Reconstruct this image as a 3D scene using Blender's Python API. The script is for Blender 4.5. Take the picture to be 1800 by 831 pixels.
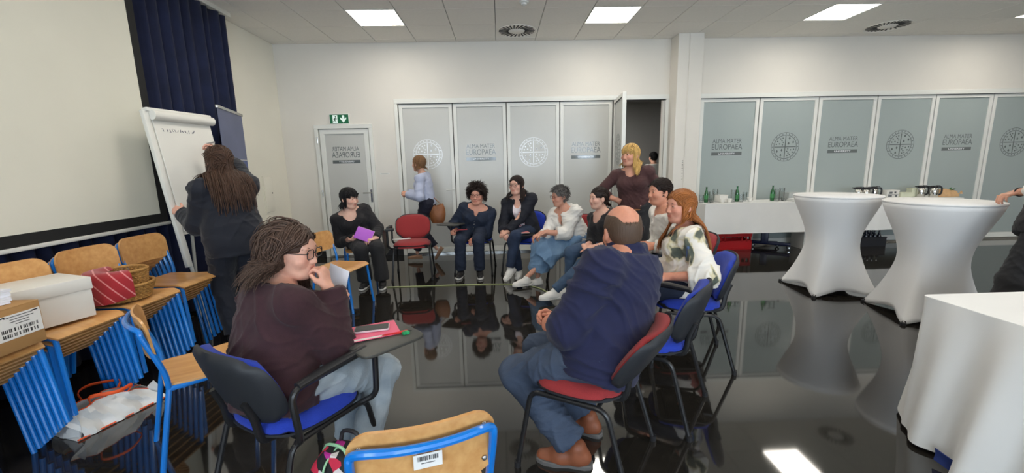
import bpy, bmesh, math, random
import numpy as np
from mathutils import Matrix, Vector
D2R = math.pi/180.0
rng = np.random.default_rng(7)
random.seed(7)
for o in list(bpy.data.objects): bpy.data.objects.remove(o, do_unlink=True)
SC = bpy.context.scene
COL = SC.collection

# ---------------------------------------------------------------- camera
CAM_F, CAM_PITCH, CAM_YAW, CAM_ROLL, CAM_H = 728.1, 10.03*D2R, 1.54*D2R, 1.24*D2R, 1.458
_fw = np.array([math.sin(CAM_YAW)*math.cos(CAM_PITCH), math.cos(CAM_YAW)*math.cos(CAM_PITCH), -math.sin(CAM_PITCH)])
_r0 = np.array([math.cos(CAM_YAW), -math.sin(CAM_YAW), 0.0]); _u0 = np.cross(_r0, _fw)
_c, _s = math.cos(CAM_ROLL), math.sin(CAM_ROLL)
_ri = _r0*_c - _u0*_s; _up = _r0*_s + _u0*_c
cam_d = bpy.data.cameras.new('camera'); cam_d.sensor_fit = 'HORIZONTAL'; cam_d.sensor_width = 36.0
cam_d.lens = CAM_F/1800.0*36.0; cam_d.clip_start = 0.05; cam_d.clip_end = 200
cam = bpy.data.objects.new('camera', cam_d); COL.objects.link(cam)
cam.matrix_world = Matrix(((_ri[0], _up[0], -_fw[0], 0), (_ri[1], _up[1], -_fw[1], 0), (_ri[2], _up[2], -_fw[2], CAM_H), (0, 0, 0, 1)))
SC.camera = cam

# ---------------------------------------------------------------- world, daylight, exposure
SC.view_settings.view_transform = 'Standard'; SC.view_settings.look = 'None'
SC.view_settings.gamma = 1.0; SC.view_settings.use_curve_mapping = False
SC.view_settings.exposure = 0.60
W = bpy.data.worlds.new('world'); SC.world = W; W.use_nodes = True
W.node_tree.nodes['Background'].inputs[0].default_value = (0.80, 0.90, 1.0, 1)
W.node_tree.nodes['Background'].inputs[1].default_value = 1.0
ROOM = dict(x0=-3.377, x1=12.6, y0=-3.4, y1=6.767, h=3.30)
LIGHT_E = 10.8          # ceiling panel emission
DAY_W = 66.0           # daylight per window, watts
WINDOWS = [(-1.9, 1.9), (0.6, 1.9), (3.1, 1.9), (5.6, 1.9)]
for wx, ww in WINDOWS:
    ld = bpy.data.lights.new('window_daylight', 'AREA'); ld.shape = 'RECTANGLE'; ld.size = ww; ld.size_y = 1.8
    ld.energy = DAY_W; ld.color = (0.72, 0.86, 1.0)
    lo = bpy.data.objects.new('window_daylight', ld); COL.objects.link(lo)
    lo.location = (wx, ROOM['y0']-0.30, 1.75); lo.rotation_euler = (math.pi/2, 0, 0)

# ---------------------------------------------------------------- pixel helpers (1800 x 831 frame)
def ray(x, y): return _fw + (x-900.0)/CAM_F*_ri + (415.5-y)/CAM_F*_up
def U(x, y, Y):
    d = ray(x, y); t = Y/d[1]; return np.array([d[0]*t, Y, CAM_H+d[2]*t])
def UX(x, y, X):
    d = ray(x, y); t = X/d[0]; return np.array([X, d[1]*t, CAM_H+d[2]*t])
def F(x, y, z=0.0):
    d = ray(x, y); t = (z-CAM_H)/d[2]; return np.array([d[0]*t, d[1]*t, z])
def V(*a): return np.array(a, float)
def nrm(a):
    a = np.asarray(a, float); n = np.linalg.norm(a); return a/n if n > 1e-9 else a
def dirz(deg): return V(math.cos(deg*D2R), math.sin(deg*D2R), 0)
def rotz(deg):
    c, s = math.cos(deg*D2R), math.sin(deg*D2R); return np.array([[c, -s, 0], [s, c, 0], [0, 0, 1.0]])
def rotx(deg):
    c, s = math.cos(deg*D2R), math.sin(deg*D2R); return np.array([[1.0, 0, 0], [0, c, -s], [0, s, c]])
def roty(deg):
    c, s = math.cos(deg*D2R), math.sin(deg*D2R); return np.array([[c, 0, s], [0, 1.0, 0], [-s, 0, c]])

# ---------------------------------------------------------------- mesh builder
class MB:
    def __init__(s): s.v = []; s.f = []; s.m = []; s.n = 0
    def add(s, v, f, mi=0):
        v = np.asarray(v, float).reshape(-1, 3); b = s.n
        s.v.append(v); s.n += len(v)
        for q in f: s.f.append(tuple(int(i)+b for i in q)); s.m.append(mi)
        return s
    def box(s, c, size, R=None, mi=0):
        h = np.asarray(size, float)/2
        p = np.array([(x, y, z) for z in (-1, 1) for y in (-1, 1) for x in (-1, 1)])*h
        if R is not None: p = p@np.asarray(R).T
        return s.add(p+np.asarray(c, float), [(0, 2, 3, 1), (4, 5, 7, 6), (0, 1, 5, 4), (2, 6, 7, 3), (0, 4, 6, 2), (1, 3, 7, 5)], mi)
    def box2(s, a, b, mi=0):
        a = np.asarray(a, float); b = np.asarray(b, float); return s.box((a+b)/2, np.abs(b-a), None, mi)
    def tube(s, pts, r, n=8, closed=False, cap=True, mi=0, flat=1.0, up=None):
        P = np.asarray(pts, float); m = len(P)
        r = np.full(m, r, float) if np.isscalar(r) else np.asarray(r, float)
        T = np.zeros_like(P)
        if closed: T = np.roll(P, -1, 0)-np.roll(P, 1, 0)
        else:
            T[1:-1] = P[2:]-P[:-2]; T[0] = P[1]-P[0]; T[-1] = P[-1]-P[-2]
        T /= np.maximum(np.linalg.norm(T, axis=1, keepdims=True), 1e-9)
        u = np.asarray(up, float) if up is not None else (V(0, 0, 1) if abs(T[0][2]) < .9 else V(1, 0, 0))
        u = nrm(u-T[0]*np.dot(u, T[0])); vs = []
        a = np.linspace(0, 2*math.pi, n, endpoint=False)
        for i in range(m):
            u = nrm(u-T[i]*np.dot(u, T[i])); w = np.cross(T[i], u)
            vs.append(P[i]+r[i]*(np.outer(np.cos(a), u)*flat+np.outer(np.sin(a), w)))
        fs = []
        for i in range(m if closed else m-1):
            j = (i+1) % m
            for k in range(n): fs.append((i*n+k, i*n+(k+1) % n, j*n+(k+1) % n, j*n+k))
        if cap and not closed:
            fs.append(tuple(range(n-1, -1, -1))); fs.append(tuple((m-1)*n+k for k in range(n)))
        return s.add(np.concatenate(vs), fs, mi)
    def lathe(s, prof, c=(0, 0, 0), n=20, mi=0, R=None):
        a = np.linspace(0, 2*math.pi, n, endpoint=False); vs = []; fs = []
        for (r, z) in prof: vs.append(np.stack([r*np.cos(a), r*np.sin(a), np.full(n, z)], 1))
        m = len(prof); vs = np.concatenate(vs)
        for i in range(m-1):
            for k in range(n): fs.append((i*n+k, i*n+(k+1) % n, (i+1)*n+(k+1) % n, (i+1)*n+k))
        if prof[0][0] > 1e-5: fs.append(tuple(range(n-1, -1, -1)))
        if prof[-1][0] > 1e-5: fs.append(tuple((m-1)*n+k for k in range(n)))
        if R is not None: vs = vs@np.asarray(R).T
        return s.add(vs+np.asarray(c, float), fs, mi)
    def prism(s, poly, t, O=(0, 0, 0), X=(1, 0, 0), Y=(0, 1, 0), mi=0):
        X = np.asarray(X, float); Y = np.asarray(Y, float); Z = np.cross(X, Y); O = np.asarray(O, float)
        b = [O+X*p[0]+Y*p[1] for p in poly]; n = len(b)
        fs = [tuple(range(n-1, -1, -1)), tuple(range(n, 2*n))]+[(i, (i+1) % n, n+(i+1) % n, n+i) for i in range(n)]
        return s.add(b+[p+Z*t for p in b], fs, mi)
    def ell(s, c, rad, nu=14, nv=9, R=None, mi=0):
        vs = [(0, 0, -1.0)]; fs = []
        for j in range(1, nv):
            t = math.pi*j/nv-math.pi/2
            for i in range(nu):
                a = 2*math.pi*i/nu; vs.append((math.cos(t)*math.cos(a), math.cos(t)*math.sin(a), math.sin(t)))
        vs.append((0, 0, 1.0)); k = len(vs)-1
        for i in range(nu):
            fs.append((0, 1+(i+1) % nu, 1+i)); fs.append((k, k-nu+i, k-nu+(i+1) % nu))
        for j in range(nv-2):
            for i in range(nu):
                a = 1+j*nu+i; b = 1+j*nu+(i+1) % nu; fs.append((a, b, b+nu, a+nu))
        p = np.array(vs)*np.asarray(rad, float)
        if R is not None: p = p@np.asarray(R).T
        return s.add(p+np.asarray(c, float), fs, mi)
    def sheet(s, G, t=0.0, mi=0):
        """grid of points (nu,nv,3); t = thickness along local normal"""
        G = np.asarray(G, float); nu, nv = G.shape[:2]
        ix = np.arange(nu*nv).reshape(nu, nv)
        q = [(ix[i, j], ix[i+1, j], ix[i+1, j+1], ix[i, j+1]) for i in range(nu-1) for j in range(nv-1)]
        if t == 0: return s.add(G.reshape(-1, 3), q, mi)
        du = np.gradient(G, axis=0); dv = np.gradient(G, axis=1); N = np.cross(du, dv)
        N /= np.maximum(np.linalg.norm(N, axis=2, keepdims=True), 1e-9)
        a = G.reshape(-1, 3); b = (G-N*t).reshape(-1, 3); k = nu*nv
        fs = q+[tuple(k+i for i in reversed(f)) for f in q]
        bd = [ix[i, 0] for i in range(nu)]+[ix[nu-1, j] for j in range(1, nv)]+[ix[i, nv-1] for i in range(nu-2, -1, -1)]+[ix[0, j] for j in range(nv-2, 0, -1)]
        for i in range(len(bd)):
            p, r = bd[i], bd[(i+1) % len(bd)]; fs.append((r, p, k+p, k+r))
        return s.add(np.concatenate([a, b]), fs, mi)
    def verts(s): return np.concatenate(s.v) if s.v else np.zeros((0, 3))

def rnd(pts, r, n=4, closed=False):
    """round the corners of a polyline"""
    P = [np.asarray(p, float) for p in pts]; out = []; m = len(P)
    for i in range(m):
        if not closed and i in (0, m-1): out.append(P[i]); continue
        a, b, c = P[i-1], P[i], P[(i+1) % m]
        la, lc = np.linalg.norm(a-b), np.linalg.norm(c-b); k = min(r, la*.48, lc*.48)
        p, q = b+(a-b)/la*k, b+(c-b)/lc*k
        for t in np.linspace(0, 1, n+1): out.append((1-t)**2*p+2*t*(1-t)*b+t*t*q)
    return np.array(out)
def crom(pts, n=6):
    P = np.asarray(pts, float); P = np.vstack([2*P[0]-P[1], P, 2*P[-1]-P[-2]]); out = []
    for i in range(1, len(P)-2):
        for t in np.linspace(0, 1, n, endpoint=False):
            a, b, c, d = P[i-1], P[i], P[i+1], P[i+2]
            out.append(.5*(2*b+(c-a)*t+(2*a-5*b+4*c-d)*t*t+(-a+3*b-3*c+d)*t**3))
    out.append(P[-2]); return np.array(out)
def rrect(w, h, r, n=4):
    return [tuple(p[:2]) for p in rnd([(-w/2, -h/2, 0), (w/2, -h/2, 0), (w/2, h/2, 0), (-w/2, h/2, 0)], r, n, True)]

def link(o, parent=None):
    COL.objects.link(o)
    if parent is not None: o.parent = parent
    return o
def mesh_from(name, mb, mats, smooth=35, bevel=0.0, seg=2, off=None):
    me = bpy.data.meshes.new(name)
    v = mb.verts()
    if off is not None: v = v-np.asarray(off, float)
    me.from_pydata(v.tolist(), [], mb.f)
    for m in (mats if isinstance(mats, (list, tuple)) else [mats]): me.materials.append(m)
    if any(mb.m): me.polygons.foreach_set('material_index', mb.m)
    if bevel > 0:
        bm = bmesh.new(); bm.from_mesh(me)
        bmesh.ops.recalc_face_normals(bm, faces=bm.faces)
        ed = [e for e in bm.edges if len(e.link_faces) == 2 and e.calc_face_angle(0) > .5]
        bmesh.ops.bevel(bm, geom=ed, offset=bevel, offset_type='OFFSET', segments=seg, profile=.5, affect='EDGES', clamp_overlap=True)
        bm.to_mesh(me); bm.free()
    if smooth:
        me.polygons.foreach_set('use_smooth', [True]*len(me.polygons))
        if smooth < 179: me.set_sharp_from_angle(angle=smooth*D2R)
    me.update(); return me
def obj(name, mb, mats, parent=None, smooth=35, bevel=0.0, seg=2, off=None):
    return link(bpy.data.objects.new(name, mesh_from(name, mb, mats, smooth, bevel, seg, off)), parent)
def tag(o, label=None, cat=None, group=None, kind=None):
    if label: o['label'] = label
    if cat: o['category'] = cat
    if group: o['group'] = group
    if kind: o['kind'] = kind
    return o
def thing(name, label, cat, loc=(0, 0, 0), rz=0.0, group=None):
    o = link(bpy.data.objects.new(name, None)); o.empty_display_size = .1
    o.location = [float(c) for c in loc]; o.rotation_euler = (0, 0, rz*D2R)
    return tag(o, label, cat, group)
def dup(root, loc, rz=0.0, label=None, group=None, parent=None):
    r = root.copy(); link(r, parent); r.location = [float(c) for c in loc]; r.rotation_euler = (0, 0, rz*D2R)
    if label: r['label'] = label
    if group: r['group'] = group
    for ch in list(root.children):
        c = ch.copy(); link(c, r)
        for g in ch.children: d = g.copy(); link(d, c)
    return r
def struct(name, mb, mats, parent=None, **k):
    o = obj(name, mb, mats, parent, **k)
    if parent is None: o['kind'] = 'structure'
    return o
def text_mesh(txt, size, mirror=False, bold=0.0, align='CENTER', extrude=0.0):
    cu = bpy.data.curves.new('lettering', 'FONT'); cu.body = txt; cu.size = size; cu.align_x = align; cu.align_y = 'CENTER'
    cu.offset = bold; cu.extrude = extrude; cu.resolution_u = 3
    o = bpy.data.objects.new('lettering', cu); COL.objects.link(o)
    dg = bpy.context.evaluated_depsgraph_get(); me = bpy.data.meshes.new_from_object(o.evaluated_get(dg))
    v = np.array([tuple(x.co) for x in me.vertices]).reshape(-1, 3); f = [tuple(p.vertices) for p in me.polygons]
    bpy.data.objects.remove(o, do_unlink=True); bpy.data.curves.remove(cu); bpy.data.meshes.remove(me)
    if mirror: v = v*np.array([-1, 1, 1.0])
    return v, f
def put_text(mb, txt, size, O, X, Y, mi=0, **k):
    v, f = text_mesh(txt, size, **k)
    X = np.asarray(X, float); Y = np.asarray(Y, float); Z = np.cross(X, Y)
    return mb.add(np.asarray(O, float)+v[:, :1]*X+v[:, 1:2]*Y+v[:, 2:]*Z, f, mi)

# ---------------------------------------------------------------- materials
MATS = {}
def sset(node, name, val):
    if name in node.inputs: node.inputs[name].default_value = val
def mat(name, col, rough=.5, metal=0.0, spec=.5, var=0.0, vs=8.0, bump=0.0, bs=60.0, stretch=(1, 1, 1), sheen=0.0, coat=0.0,
        col2=None, emit=0.0, trans=0.0, ior=1.45, kind='noise', attr=False, sss=0.0, detail=4.0):
    if name in MATS: return MATS[name]
    m = bpy.data.materials.new(name); m.use_nodes = True; nt = m.node_tree; N = nt.nodes; L = nt.links
    b = N['Principled BSDF']; c4 = (col[0], col[1], col[2], 1)
    b.inputs['Base Color'].default_value = c4; b.inputs['Roughness'].default_value = rough; b.inputs['Metallic'].default_value = metal
    sset(b, 'Specular IOR Level', spec); sset(b, 'Sheen Weight', sheen); sset(b, 'Sheen Roughness', .5)
    sset(b, 'Coat Weight', coat); sset(b, 'Coat Roughness', .08); sset(b, 'IOR', ior); sset(b, 'Transmission Weight', trans)
    if sss: sset(b, 'Subsurface Weight', sss); sset(b, 'Subsurface Radius', (.8, .3, .18)); sset(b, 'Subsurface Scale', .006)
    if emit: b.inputs['Emission Color'].default_value = c4; b.inputs['Emission Strength'].default_value = emit
    tc = N.new('ShaderNodeTexCoord'); mp = N.new('ShaderNodeMapping'); mp.inputs['Scale'].default_value = stretch
    L.new(tc.outputs['Object'], mp.inputs['Vector']); src = None
    if var > 0 or col2 is not None:
        if kind == 'wave':
            t = N.new('ShaderNodeTexWave'); t.inputs['Scale'].default_value = vs; t.inputs['Distortion'].default_value = 3.0
            t.inputs['Detail'].default_value = 3.0; out = t.outputs['Fac']
        elif kind == 'voronoi':
            t = N.new('ShaderNodeTexVoronoi'); t.inputs['Scale'].default_value = vs; out = t.outputs['Distance']
        else:
            t = N.new('ShaderNodeTexNoise'); t.inputs['Scale'].default_value = vs; t.inputs['Detail'].default_value = detail; out = t.outputs['Fac']
        L.new(mp.outputs[0], t.inputs['Vector'])
        cr = N.new('ShaderNodeValToRGB'); L.new(out, cr.inputs['Fac'])
        a = col if col2 is not None else tuple(max(0, x*(1-var)) for x in col)
        e = col2 if col2 is not None else tuple(min(1, x*(1+var)) for x in col)
        cr.color_ramp.elements[0].position = .3; cr.color_ramp.elements[1].position = .7
        cr.color_ramp.elements[0].color = (*a, 1); cr.color_ramp.elements[1].color = (*e, 1); src = cr.outputs['Color']
    if attr:
        at = N.new('ShaderNodeAttribute'); at.attribute_name = 'tint'
        mx = N.new('ShaderNodeMix'); mx.data_type = 'RGBA'; mx.blend_type = 'MULTIPLY'; mx.inputs[0].default_value = 1.0
        if src is not None: L.new(src, mx.inputs[6])
        else: mx.inputs[6].default_value = c4
        L.new(at.outputs['Color'], mx.inputs[7]); src = mx.outputs[2]
    if src is not None: L.new(src, b.inputs['Base Color'])
    if bump > 0:
        t2 = N.new('ShaderNodeTexNoise'); t2.inputs['Scale'].default_value = bs; t2.inputs['Detail'].default_value = 3.0
        L.new(mp.outputs[0], t2.inputs['Vector']); bp = N.new('ShaderNodeBump'); bp.inputs['Strength'].default_value = bump
        bp.inputs['Distance'].default_value = .01; L.new(t2.outputs['Fac'], bp.inputs['Height']); L.new(bp.outputs[0], b.inputs['Normal'])
    MATS[name] = m; return m
def srgb(r, g, b):
    def f(c):
        c /= 255.0; return c/12.92 if c <= .04045 else ((c+.055)/1.055)**2.4
    return (f(r), f(g), f(b))
def glass_mat(name, col, rough, alpha_mix):
    """clear glass for thin things: mostly transparent with a sharp sheen"""
    m = bpy.data.materials.new(name); m.use_nodes = True; nt = m.node_tree; N = nt.nodes; L = nt.links
    for n in list(N):
        if n.type == 'BSDF_PRINCIPLED': N.remove(n)
    out = [n for n in N if n.type == 'OUTPUT_MATERIAL'][0]
    t = N.new('ShaderNodeBsdfTransparent'); t.inputs[0].default_value = (*col, 1)
    g = N.new('ShaderNodeBsdfGlossy'); g.inputs['Roughness'].default_value = rough
    mx = N.new('ShaderNodeMixShader'); fr = N.new('ShaderNodeFresnel'); fr.inputs[0].default_value = 1.22
    ad = N.new('ShaderNodeMath'); ad.operation = 'ADD'; ad.inputs[1].default_value = alpha_mix; L.new(fr.outputs[0], ad.inputs[0])
    L.new(ad.outputs[0], mx.inputs[0]); L.new(t.outputs[0], mx.inputs[1]); L.new(g.outputs[0], mx.inputs[2]); L.new(mx.outputs[0], out.inputs[0])
    MATS[name] = m; return m
# ================================================================ the room
M_WALL = mat('wall_paint', srgb(224, 219, 210), .75, var=.03, vs=1.2, bump=.04, bs=90)
M_WALL2 = mat('wall_paint_warm', srgb(238, 234, 220), .75, var=.03, vs=1.2, bump=.04, bs=90)
M_TILE = mat('ceiling_tile_board', srgb(240, 236, 228), .9, var=.02, vs=30, bump=.15, bs=220)
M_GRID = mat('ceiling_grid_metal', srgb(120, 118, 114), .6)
M_FRAME = mat('white_aluminium', srgb(226, 226, 220), .35, spec=.5)
M_GASK = mat('black_gasket', (.02, .02, .02), .6)
M_FROST_L = mat('frosted_film_lit_behind', srgb(198, 198, 193), .30, spec=.55, var=.05, vs=.7)  # brighter room behind these leaves is put into the film tint
M_FROST_D = mat('frosted_film_dim_behind', srgb(162, 172, 170), .22, spec=.7, var=.06, vs=.5)  # same film with a darker tint standing in for the dim corridor behind
M_CLEAR = mat('cut_lettering', srgb(104, 110, 110), .12, spec=.8)
M_CLEARB = mat('cut_lettering_bright', srgb(240, 243, 245), .15, spec=.8)
M_STEEL = mat('brushed_steel', srgb(190, 190, 188), .25, metal=1.0)
M_BLACKP = mat('black_plastic', (.018, .018, .020), .42, spec=.4, bump=.08, bs=300)
M_BASEB = mat('dark_baseboard', (.02, .02, .022), .35)

def floor_mat():
    m = mat('polished_black_floor', (.017, .0150, .0125), .045, spec=.5, var=.25, vs=18, ior=1.95)
    nt = m.node_tree; b = nt.nodes['Principled BSDF']
    n = nt.nodes.new('ShaderNodeTexNoise'); n.inputs['Scale'].default_value = 1.3; n.inputs['Detail'].default_value = 5
    r = nt.nodes.new('ShaderNodeMapRange'); r.inputs[3].default_value = .03; r.inputs[4].default_value = .075
    nt.links.new(n.outputs['Fac'], r.inputs[0]); nt.links.new(r.outputs[0], b.inputs['Roughness'])
    return m
M_FLOOR = floor_mat()
X0, X1, Y0, Y1, HH = ROOM['x0'], ROOM['x1'], ROOM['y0'], ROOM['y1'], ROOM['h']
struct('floor', MB().box2((X0-.2, Y0-.2, -.08), (X1+.2, 12.2, 0)), M_FLOOR)
tag(bpy.data.objects['floor'], 'polished black stone floor of the hall')

# ---- ceiling: dark void slab, board slab over the rest, single tiles where they can be told apart
TX, TY, TS = -2.402, Y1-.175, .6
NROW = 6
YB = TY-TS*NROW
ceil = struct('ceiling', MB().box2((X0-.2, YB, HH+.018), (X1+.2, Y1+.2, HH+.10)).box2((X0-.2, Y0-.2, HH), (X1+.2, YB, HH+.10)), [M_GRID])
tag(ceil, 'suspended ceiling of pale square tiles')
LIGHTS = {(c, r) for c in (1, 6, 11, 16) for r in (1, 4)}
VENTS = {(4, 0), (13, 0)}
def tile_mesh(w, d):
    return mesh_from('ceiling_tile', MB().box((0, 0, .009), (w-.008, d-.008, .018)), M_TILE, bevel=.003, seg=1)
TM = {}
for i in range(-2, 24):
    xa = max(TX+TS*i, X0); xb = min(TX+TS*(i+1), X1)
    for k in range(-1, NROW):
        yb = TY-TS*k if k >= 0 else Y1; ya = TY-TS*(k+1) if k >= 0 else TY
        if (i, k) in LIGHTS or (i, k) in VENTS or xb-xa < .05: continue
        key = (round(xb-xa, 3), round(yb-ya, 3))
        if key not in TM: TM[key] = tile_mesh(*key)
        o = link(bpy.data.objects.new('ceiling_tile', TM[key]), ceil); o.location = ((xa+xb)/2, (ya+yb)/2, HH)
M_LAMP = mat('light_diffuser', (1, .94, .84), .5, emit=LIGHT_E)
lamp_f = mesh_from('frame', MB().box((-.291, 0, .009), (.012, .594, .022)).box((.291, 0, .009), (.012, .594, .022)).box((0, -.291, .009), (.57, .012, .022)).box((0, .291, .009), (.57, .012, .022)), M_FRAME)
lamp_d = mesh_from('diffuser', MB().box((0, 0, .008), (.57, .57, .008)), M_LAMP)
LAB = {(1, 1): 'lit square ceiling panel above the exit door, leftmost in view', (6, 1): 'lit square ceiling panel right of the nearer round air vent',
       (11, 1): 'lit square ceiling panel beside the far right round air vent', (16, 1): 'lit square ceiling panel cut by the right edge of the view'}
allL = sorted(LIGHTS)+[(c, r) for c in (1, 6, 11, 16, 21) for r in (7, 10, 13)]+[(21, 1), (21, 4)]
for (c, r) in allL:
    lab = LAB.get((c, r), 'lit ceiling panel out of view, %s row from the partition, %s from the left' % ({1: 'first', 4: 'second', 7: 'third', 10: 'fourth', 13: 'fifth'}[r], {1: 'first', 6: 'second', 11: 'third', 16: 'fourth', 21: 'fifth'}[c]))
    t = thing('ceiling_light', lab, 'ceiling light', (TX+TS*(c+.5), TY-TS*(r+.5), HH if r < NROW else HH-.02), 0, 'square ceiling lights')
    if (c, r) in LAB or r < NROW:
        pass
    link(bpy.data.objects.new('frame', lamp_f), t); link(bpy.data.objects.new('diffuser', lamp_d), t)
for (c, r), lab in (((4, 0), 'round swirl air vent in the ceiling between the two left light panels'), ((13, 0), 'round swirl air vent in the ceiling at the right')):
    t = thing('ceiling_vent', lab, 'air vent', (TX+TS*(c+.5), TY-TS*(r+.5), HH), 0, 'round swirl air vents')
    obj('plate', MB().box((0, 0, .010), (.594, .594, .012)), M_TILE, t)
    obj('ring', MB().tube([(.276*math.cos(q/40*2*math.pi), .276*math.sin(q/40*2*math.pi), 0) for q in range(40)], .006, 6, closed=True), M_TILE, t)
    obj('hub', MB().lathe([(.0, -.012), (.10, -.010), (.115, .0), (.115, .004)], n=28), M_TILE, t)
    sl = mesh_from('slot', MB().prism([(-.007, 0), (.007, 0), (.010, .140), (-.010, .140)], .006), M_GASK)
    for q in range(26):
        o = link(bpy.data.objects.new('slot', sl), t); a = q/26*2*math.pi
        o.location = (.118*math.cos(a), .118*math.sin(a), -.001); o.rotation_euler = (0, 0, a-math.pi/2+.35)
sm = thing('smoke_detector', 'small white smoke detector on the ceiling', 'smoke detector', (.337, 5.2, HH))
obj('base', MB().lathe([(.055, 0), (.055, -.012), (.045, -.018)], n=24), M_FRAME, sm); obj('sensor', MB().lathe([(.035, -.012), (.033, -.035), (.015, -.045), (0, -.046)], n=20), M_FRAME, sm)

# ---- walls
DX = (-2.86, -1.985, 2.10)                 # glazed exit door opening
PL = (-1.575, 2.665, 2.44); PR = (3.205, 3.226+.965*8+.02, 2.44)
wb = MB()
for a, b, z0 in ((X0, DX[0], 0), (DX[0], DX[1], DX[2]), (DX[1], PL[0], 0), (PL[0], PL[1], PL[2]), (PL[1], PR[0], 0), (PR[0], PR[1], PR[2]), (PR[1], X1, 0)):
    wb.box2((a, Y1, z0), (b, Y1+.18, HH+.02))
tag(struct('wall_back', wb, M_WALL), 'white back wall with glazed doors')
tag(struct('wall_left', MB().box2((X0-.18, Y0-.2, 0), (X0, Y1+.18, HH+.02)), M_WALL2), 'pale left wall behind the curtain')
tag(struct('wall_right', MB().box2((X1, Y0-.2, 0), (X1+.18, Y1+.18, HH+.02)), M_WALL), 'white right wall')
wf = MB(); xs = X0-.18
for wx, ww in WINDOWS:
    wf.box2((xs, Y0-.2, 0), (wx-ww/2, Y0, HH)); xs = wx+ww/2
    wf.box2((wx-ww/2, Y0-.2, 0), (xs, Y0, .85)); wf.box2((wx-ww/2, Y0-.2, 2.65), (xs, Y0, HH))
wf.box2((xs, Y0-.2, 0), (X1+.18, Y0, HH))
tag(struct('wall_front', wf, M_WALL), 'wall with windows behind the camera')
for i, (wx, ww) in enumerate(WINDOWS):
    b = MB()
    for x in (wx-ww/2+.03, wx, wx+ww/2-.03): b.box((x, Y0-.1, 1.75), (.06, .07, 1.8))
    for z in (.88, 2.62): b.box((wx, Y0-.1, z), (ww, .07, .06))
    tag(struct('window_%d' % (i+1), b, M_FRAME), 'white window frame behind the camera')
# pilaster between the two partitions
colm = struct('wall_pilaster', MB().box2((2.715, 6.48, 0), (3.10, Y1, HH)), M_WALL, bevel=.004, seg=1); colm.name = 'trim_1'
tag(colm, 'white pilaster between the two folding partitions')
obj('conduit', MB().tube([(2.885, 6.474, 0), (2.885, 6.474, HH)], .008, 8), M_WALL, colm)
mk = MB()
for z in (1.44, 1.415, 1.385, 1.36, 1.325, 1.29, 1.245, 1.20, 1.155):
    mk.box((2.86, 6.479, z), (.018 if z > 1.3 else .010, .002, .010))
obj('wall_marking', mk, mat('marking_grey', srgb(120, 118, 112), .7), colm)
bb = MB()
for a, b in ((X0, DX[0]-.02), (DX[1]+.02, PL[0]-.02), (PR[1]+.05, X1)): bb.box2((a, Y1-.012, 0), (b, Y1, .10))
struct('baseboard_back', bb, M_BASEB); struct('baseboard_left', MB().box2((X0, Y0, 0), (X0+.012, Y1, .10)), M_BASEB)

# ---- corridor seen through the open leaf
M_CORR = mat('corridor_paint', srgb(168, 166, 162), .8)
tag(struct('wall_corridor', MB().box2((X0, 11.6, 0), (X1, 11.8, 3.1)).box2((X0-.2, Y1+.18, 3.0), (X1, 11.8, 3.1)).box2((X0-.2, Y1+.18, 0), (X0, 11.8, 3.0)).box2((X1, Y1+.18, 0), (X1+.1, 11.8, 3.0)), M_CORR), 'grey corridor beyond the partition')
cl = thing('corridor_fill_light', 'unseen lamp added to light the corridor behind the partition', 'ceiling light', (1.0, 9.4, 2.98))  # added out of view to brighten the corridor wall in the opening
obj('diffuser', MB().box((0, 0, 0), (.57, .57, .02)), mat('corridor_fill_panel', (1, .97, .92), .5, emit=85.0), cl)
obj('frame', MB().box((-.3, 0, 0), (.03, .63, .03)).box((.3, 0, 0), (.03, .63, .03)).box((0, -.3, 0), (.63, .03, .03)).box((0, .3, 0), (.63, .03, .03)), M_FRAME, cl)

# ---- lettering and crest cut into the film
def lettering(pane_y, cx, cz, parent, w=.49, mirror=False, mats=None, R=None, O=None):
    """three lines; local plane X right, Z up, facing -Y"""
    b = MB(); s = -1 if mirror else 1
    def line(txt, size, z, width, bold):
        v, f = text_mesh(txt, size, bold=bold); v = v.copy()
        k = width/max(1e-6, v[:, 0].max()-v[:, 0].min()); x = v[:, 0]*k*s
        b.add(np.stack([cx+x, np.full(len(v), pane_y), cz+z+v[:, 1]], 1), [q if not mirror else q[::-1] for q in f], 0)
    line('ALMA MATER', .095, .095, w*.96, .0); line('EUROPAEA', .125, .0, w, .0)
    b.box((cx, pane_y, cz-.105), (w, .001, .052))
    line('UNIVERSITY', .036, -.105, w*.55, .0005)
    m = b.m
    k = len(m)-len(text_mesh('UNIVERSITY', .036, bold=.0005)[1])
    b.m = [0]*k+[1]*(len(m)-k)
    v = b.v[-1]; v[:, 1] -= .0012
    return obj('lettering', b, [M_CLEAR, M_CLEARB], parent, smooth=0)
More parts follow.
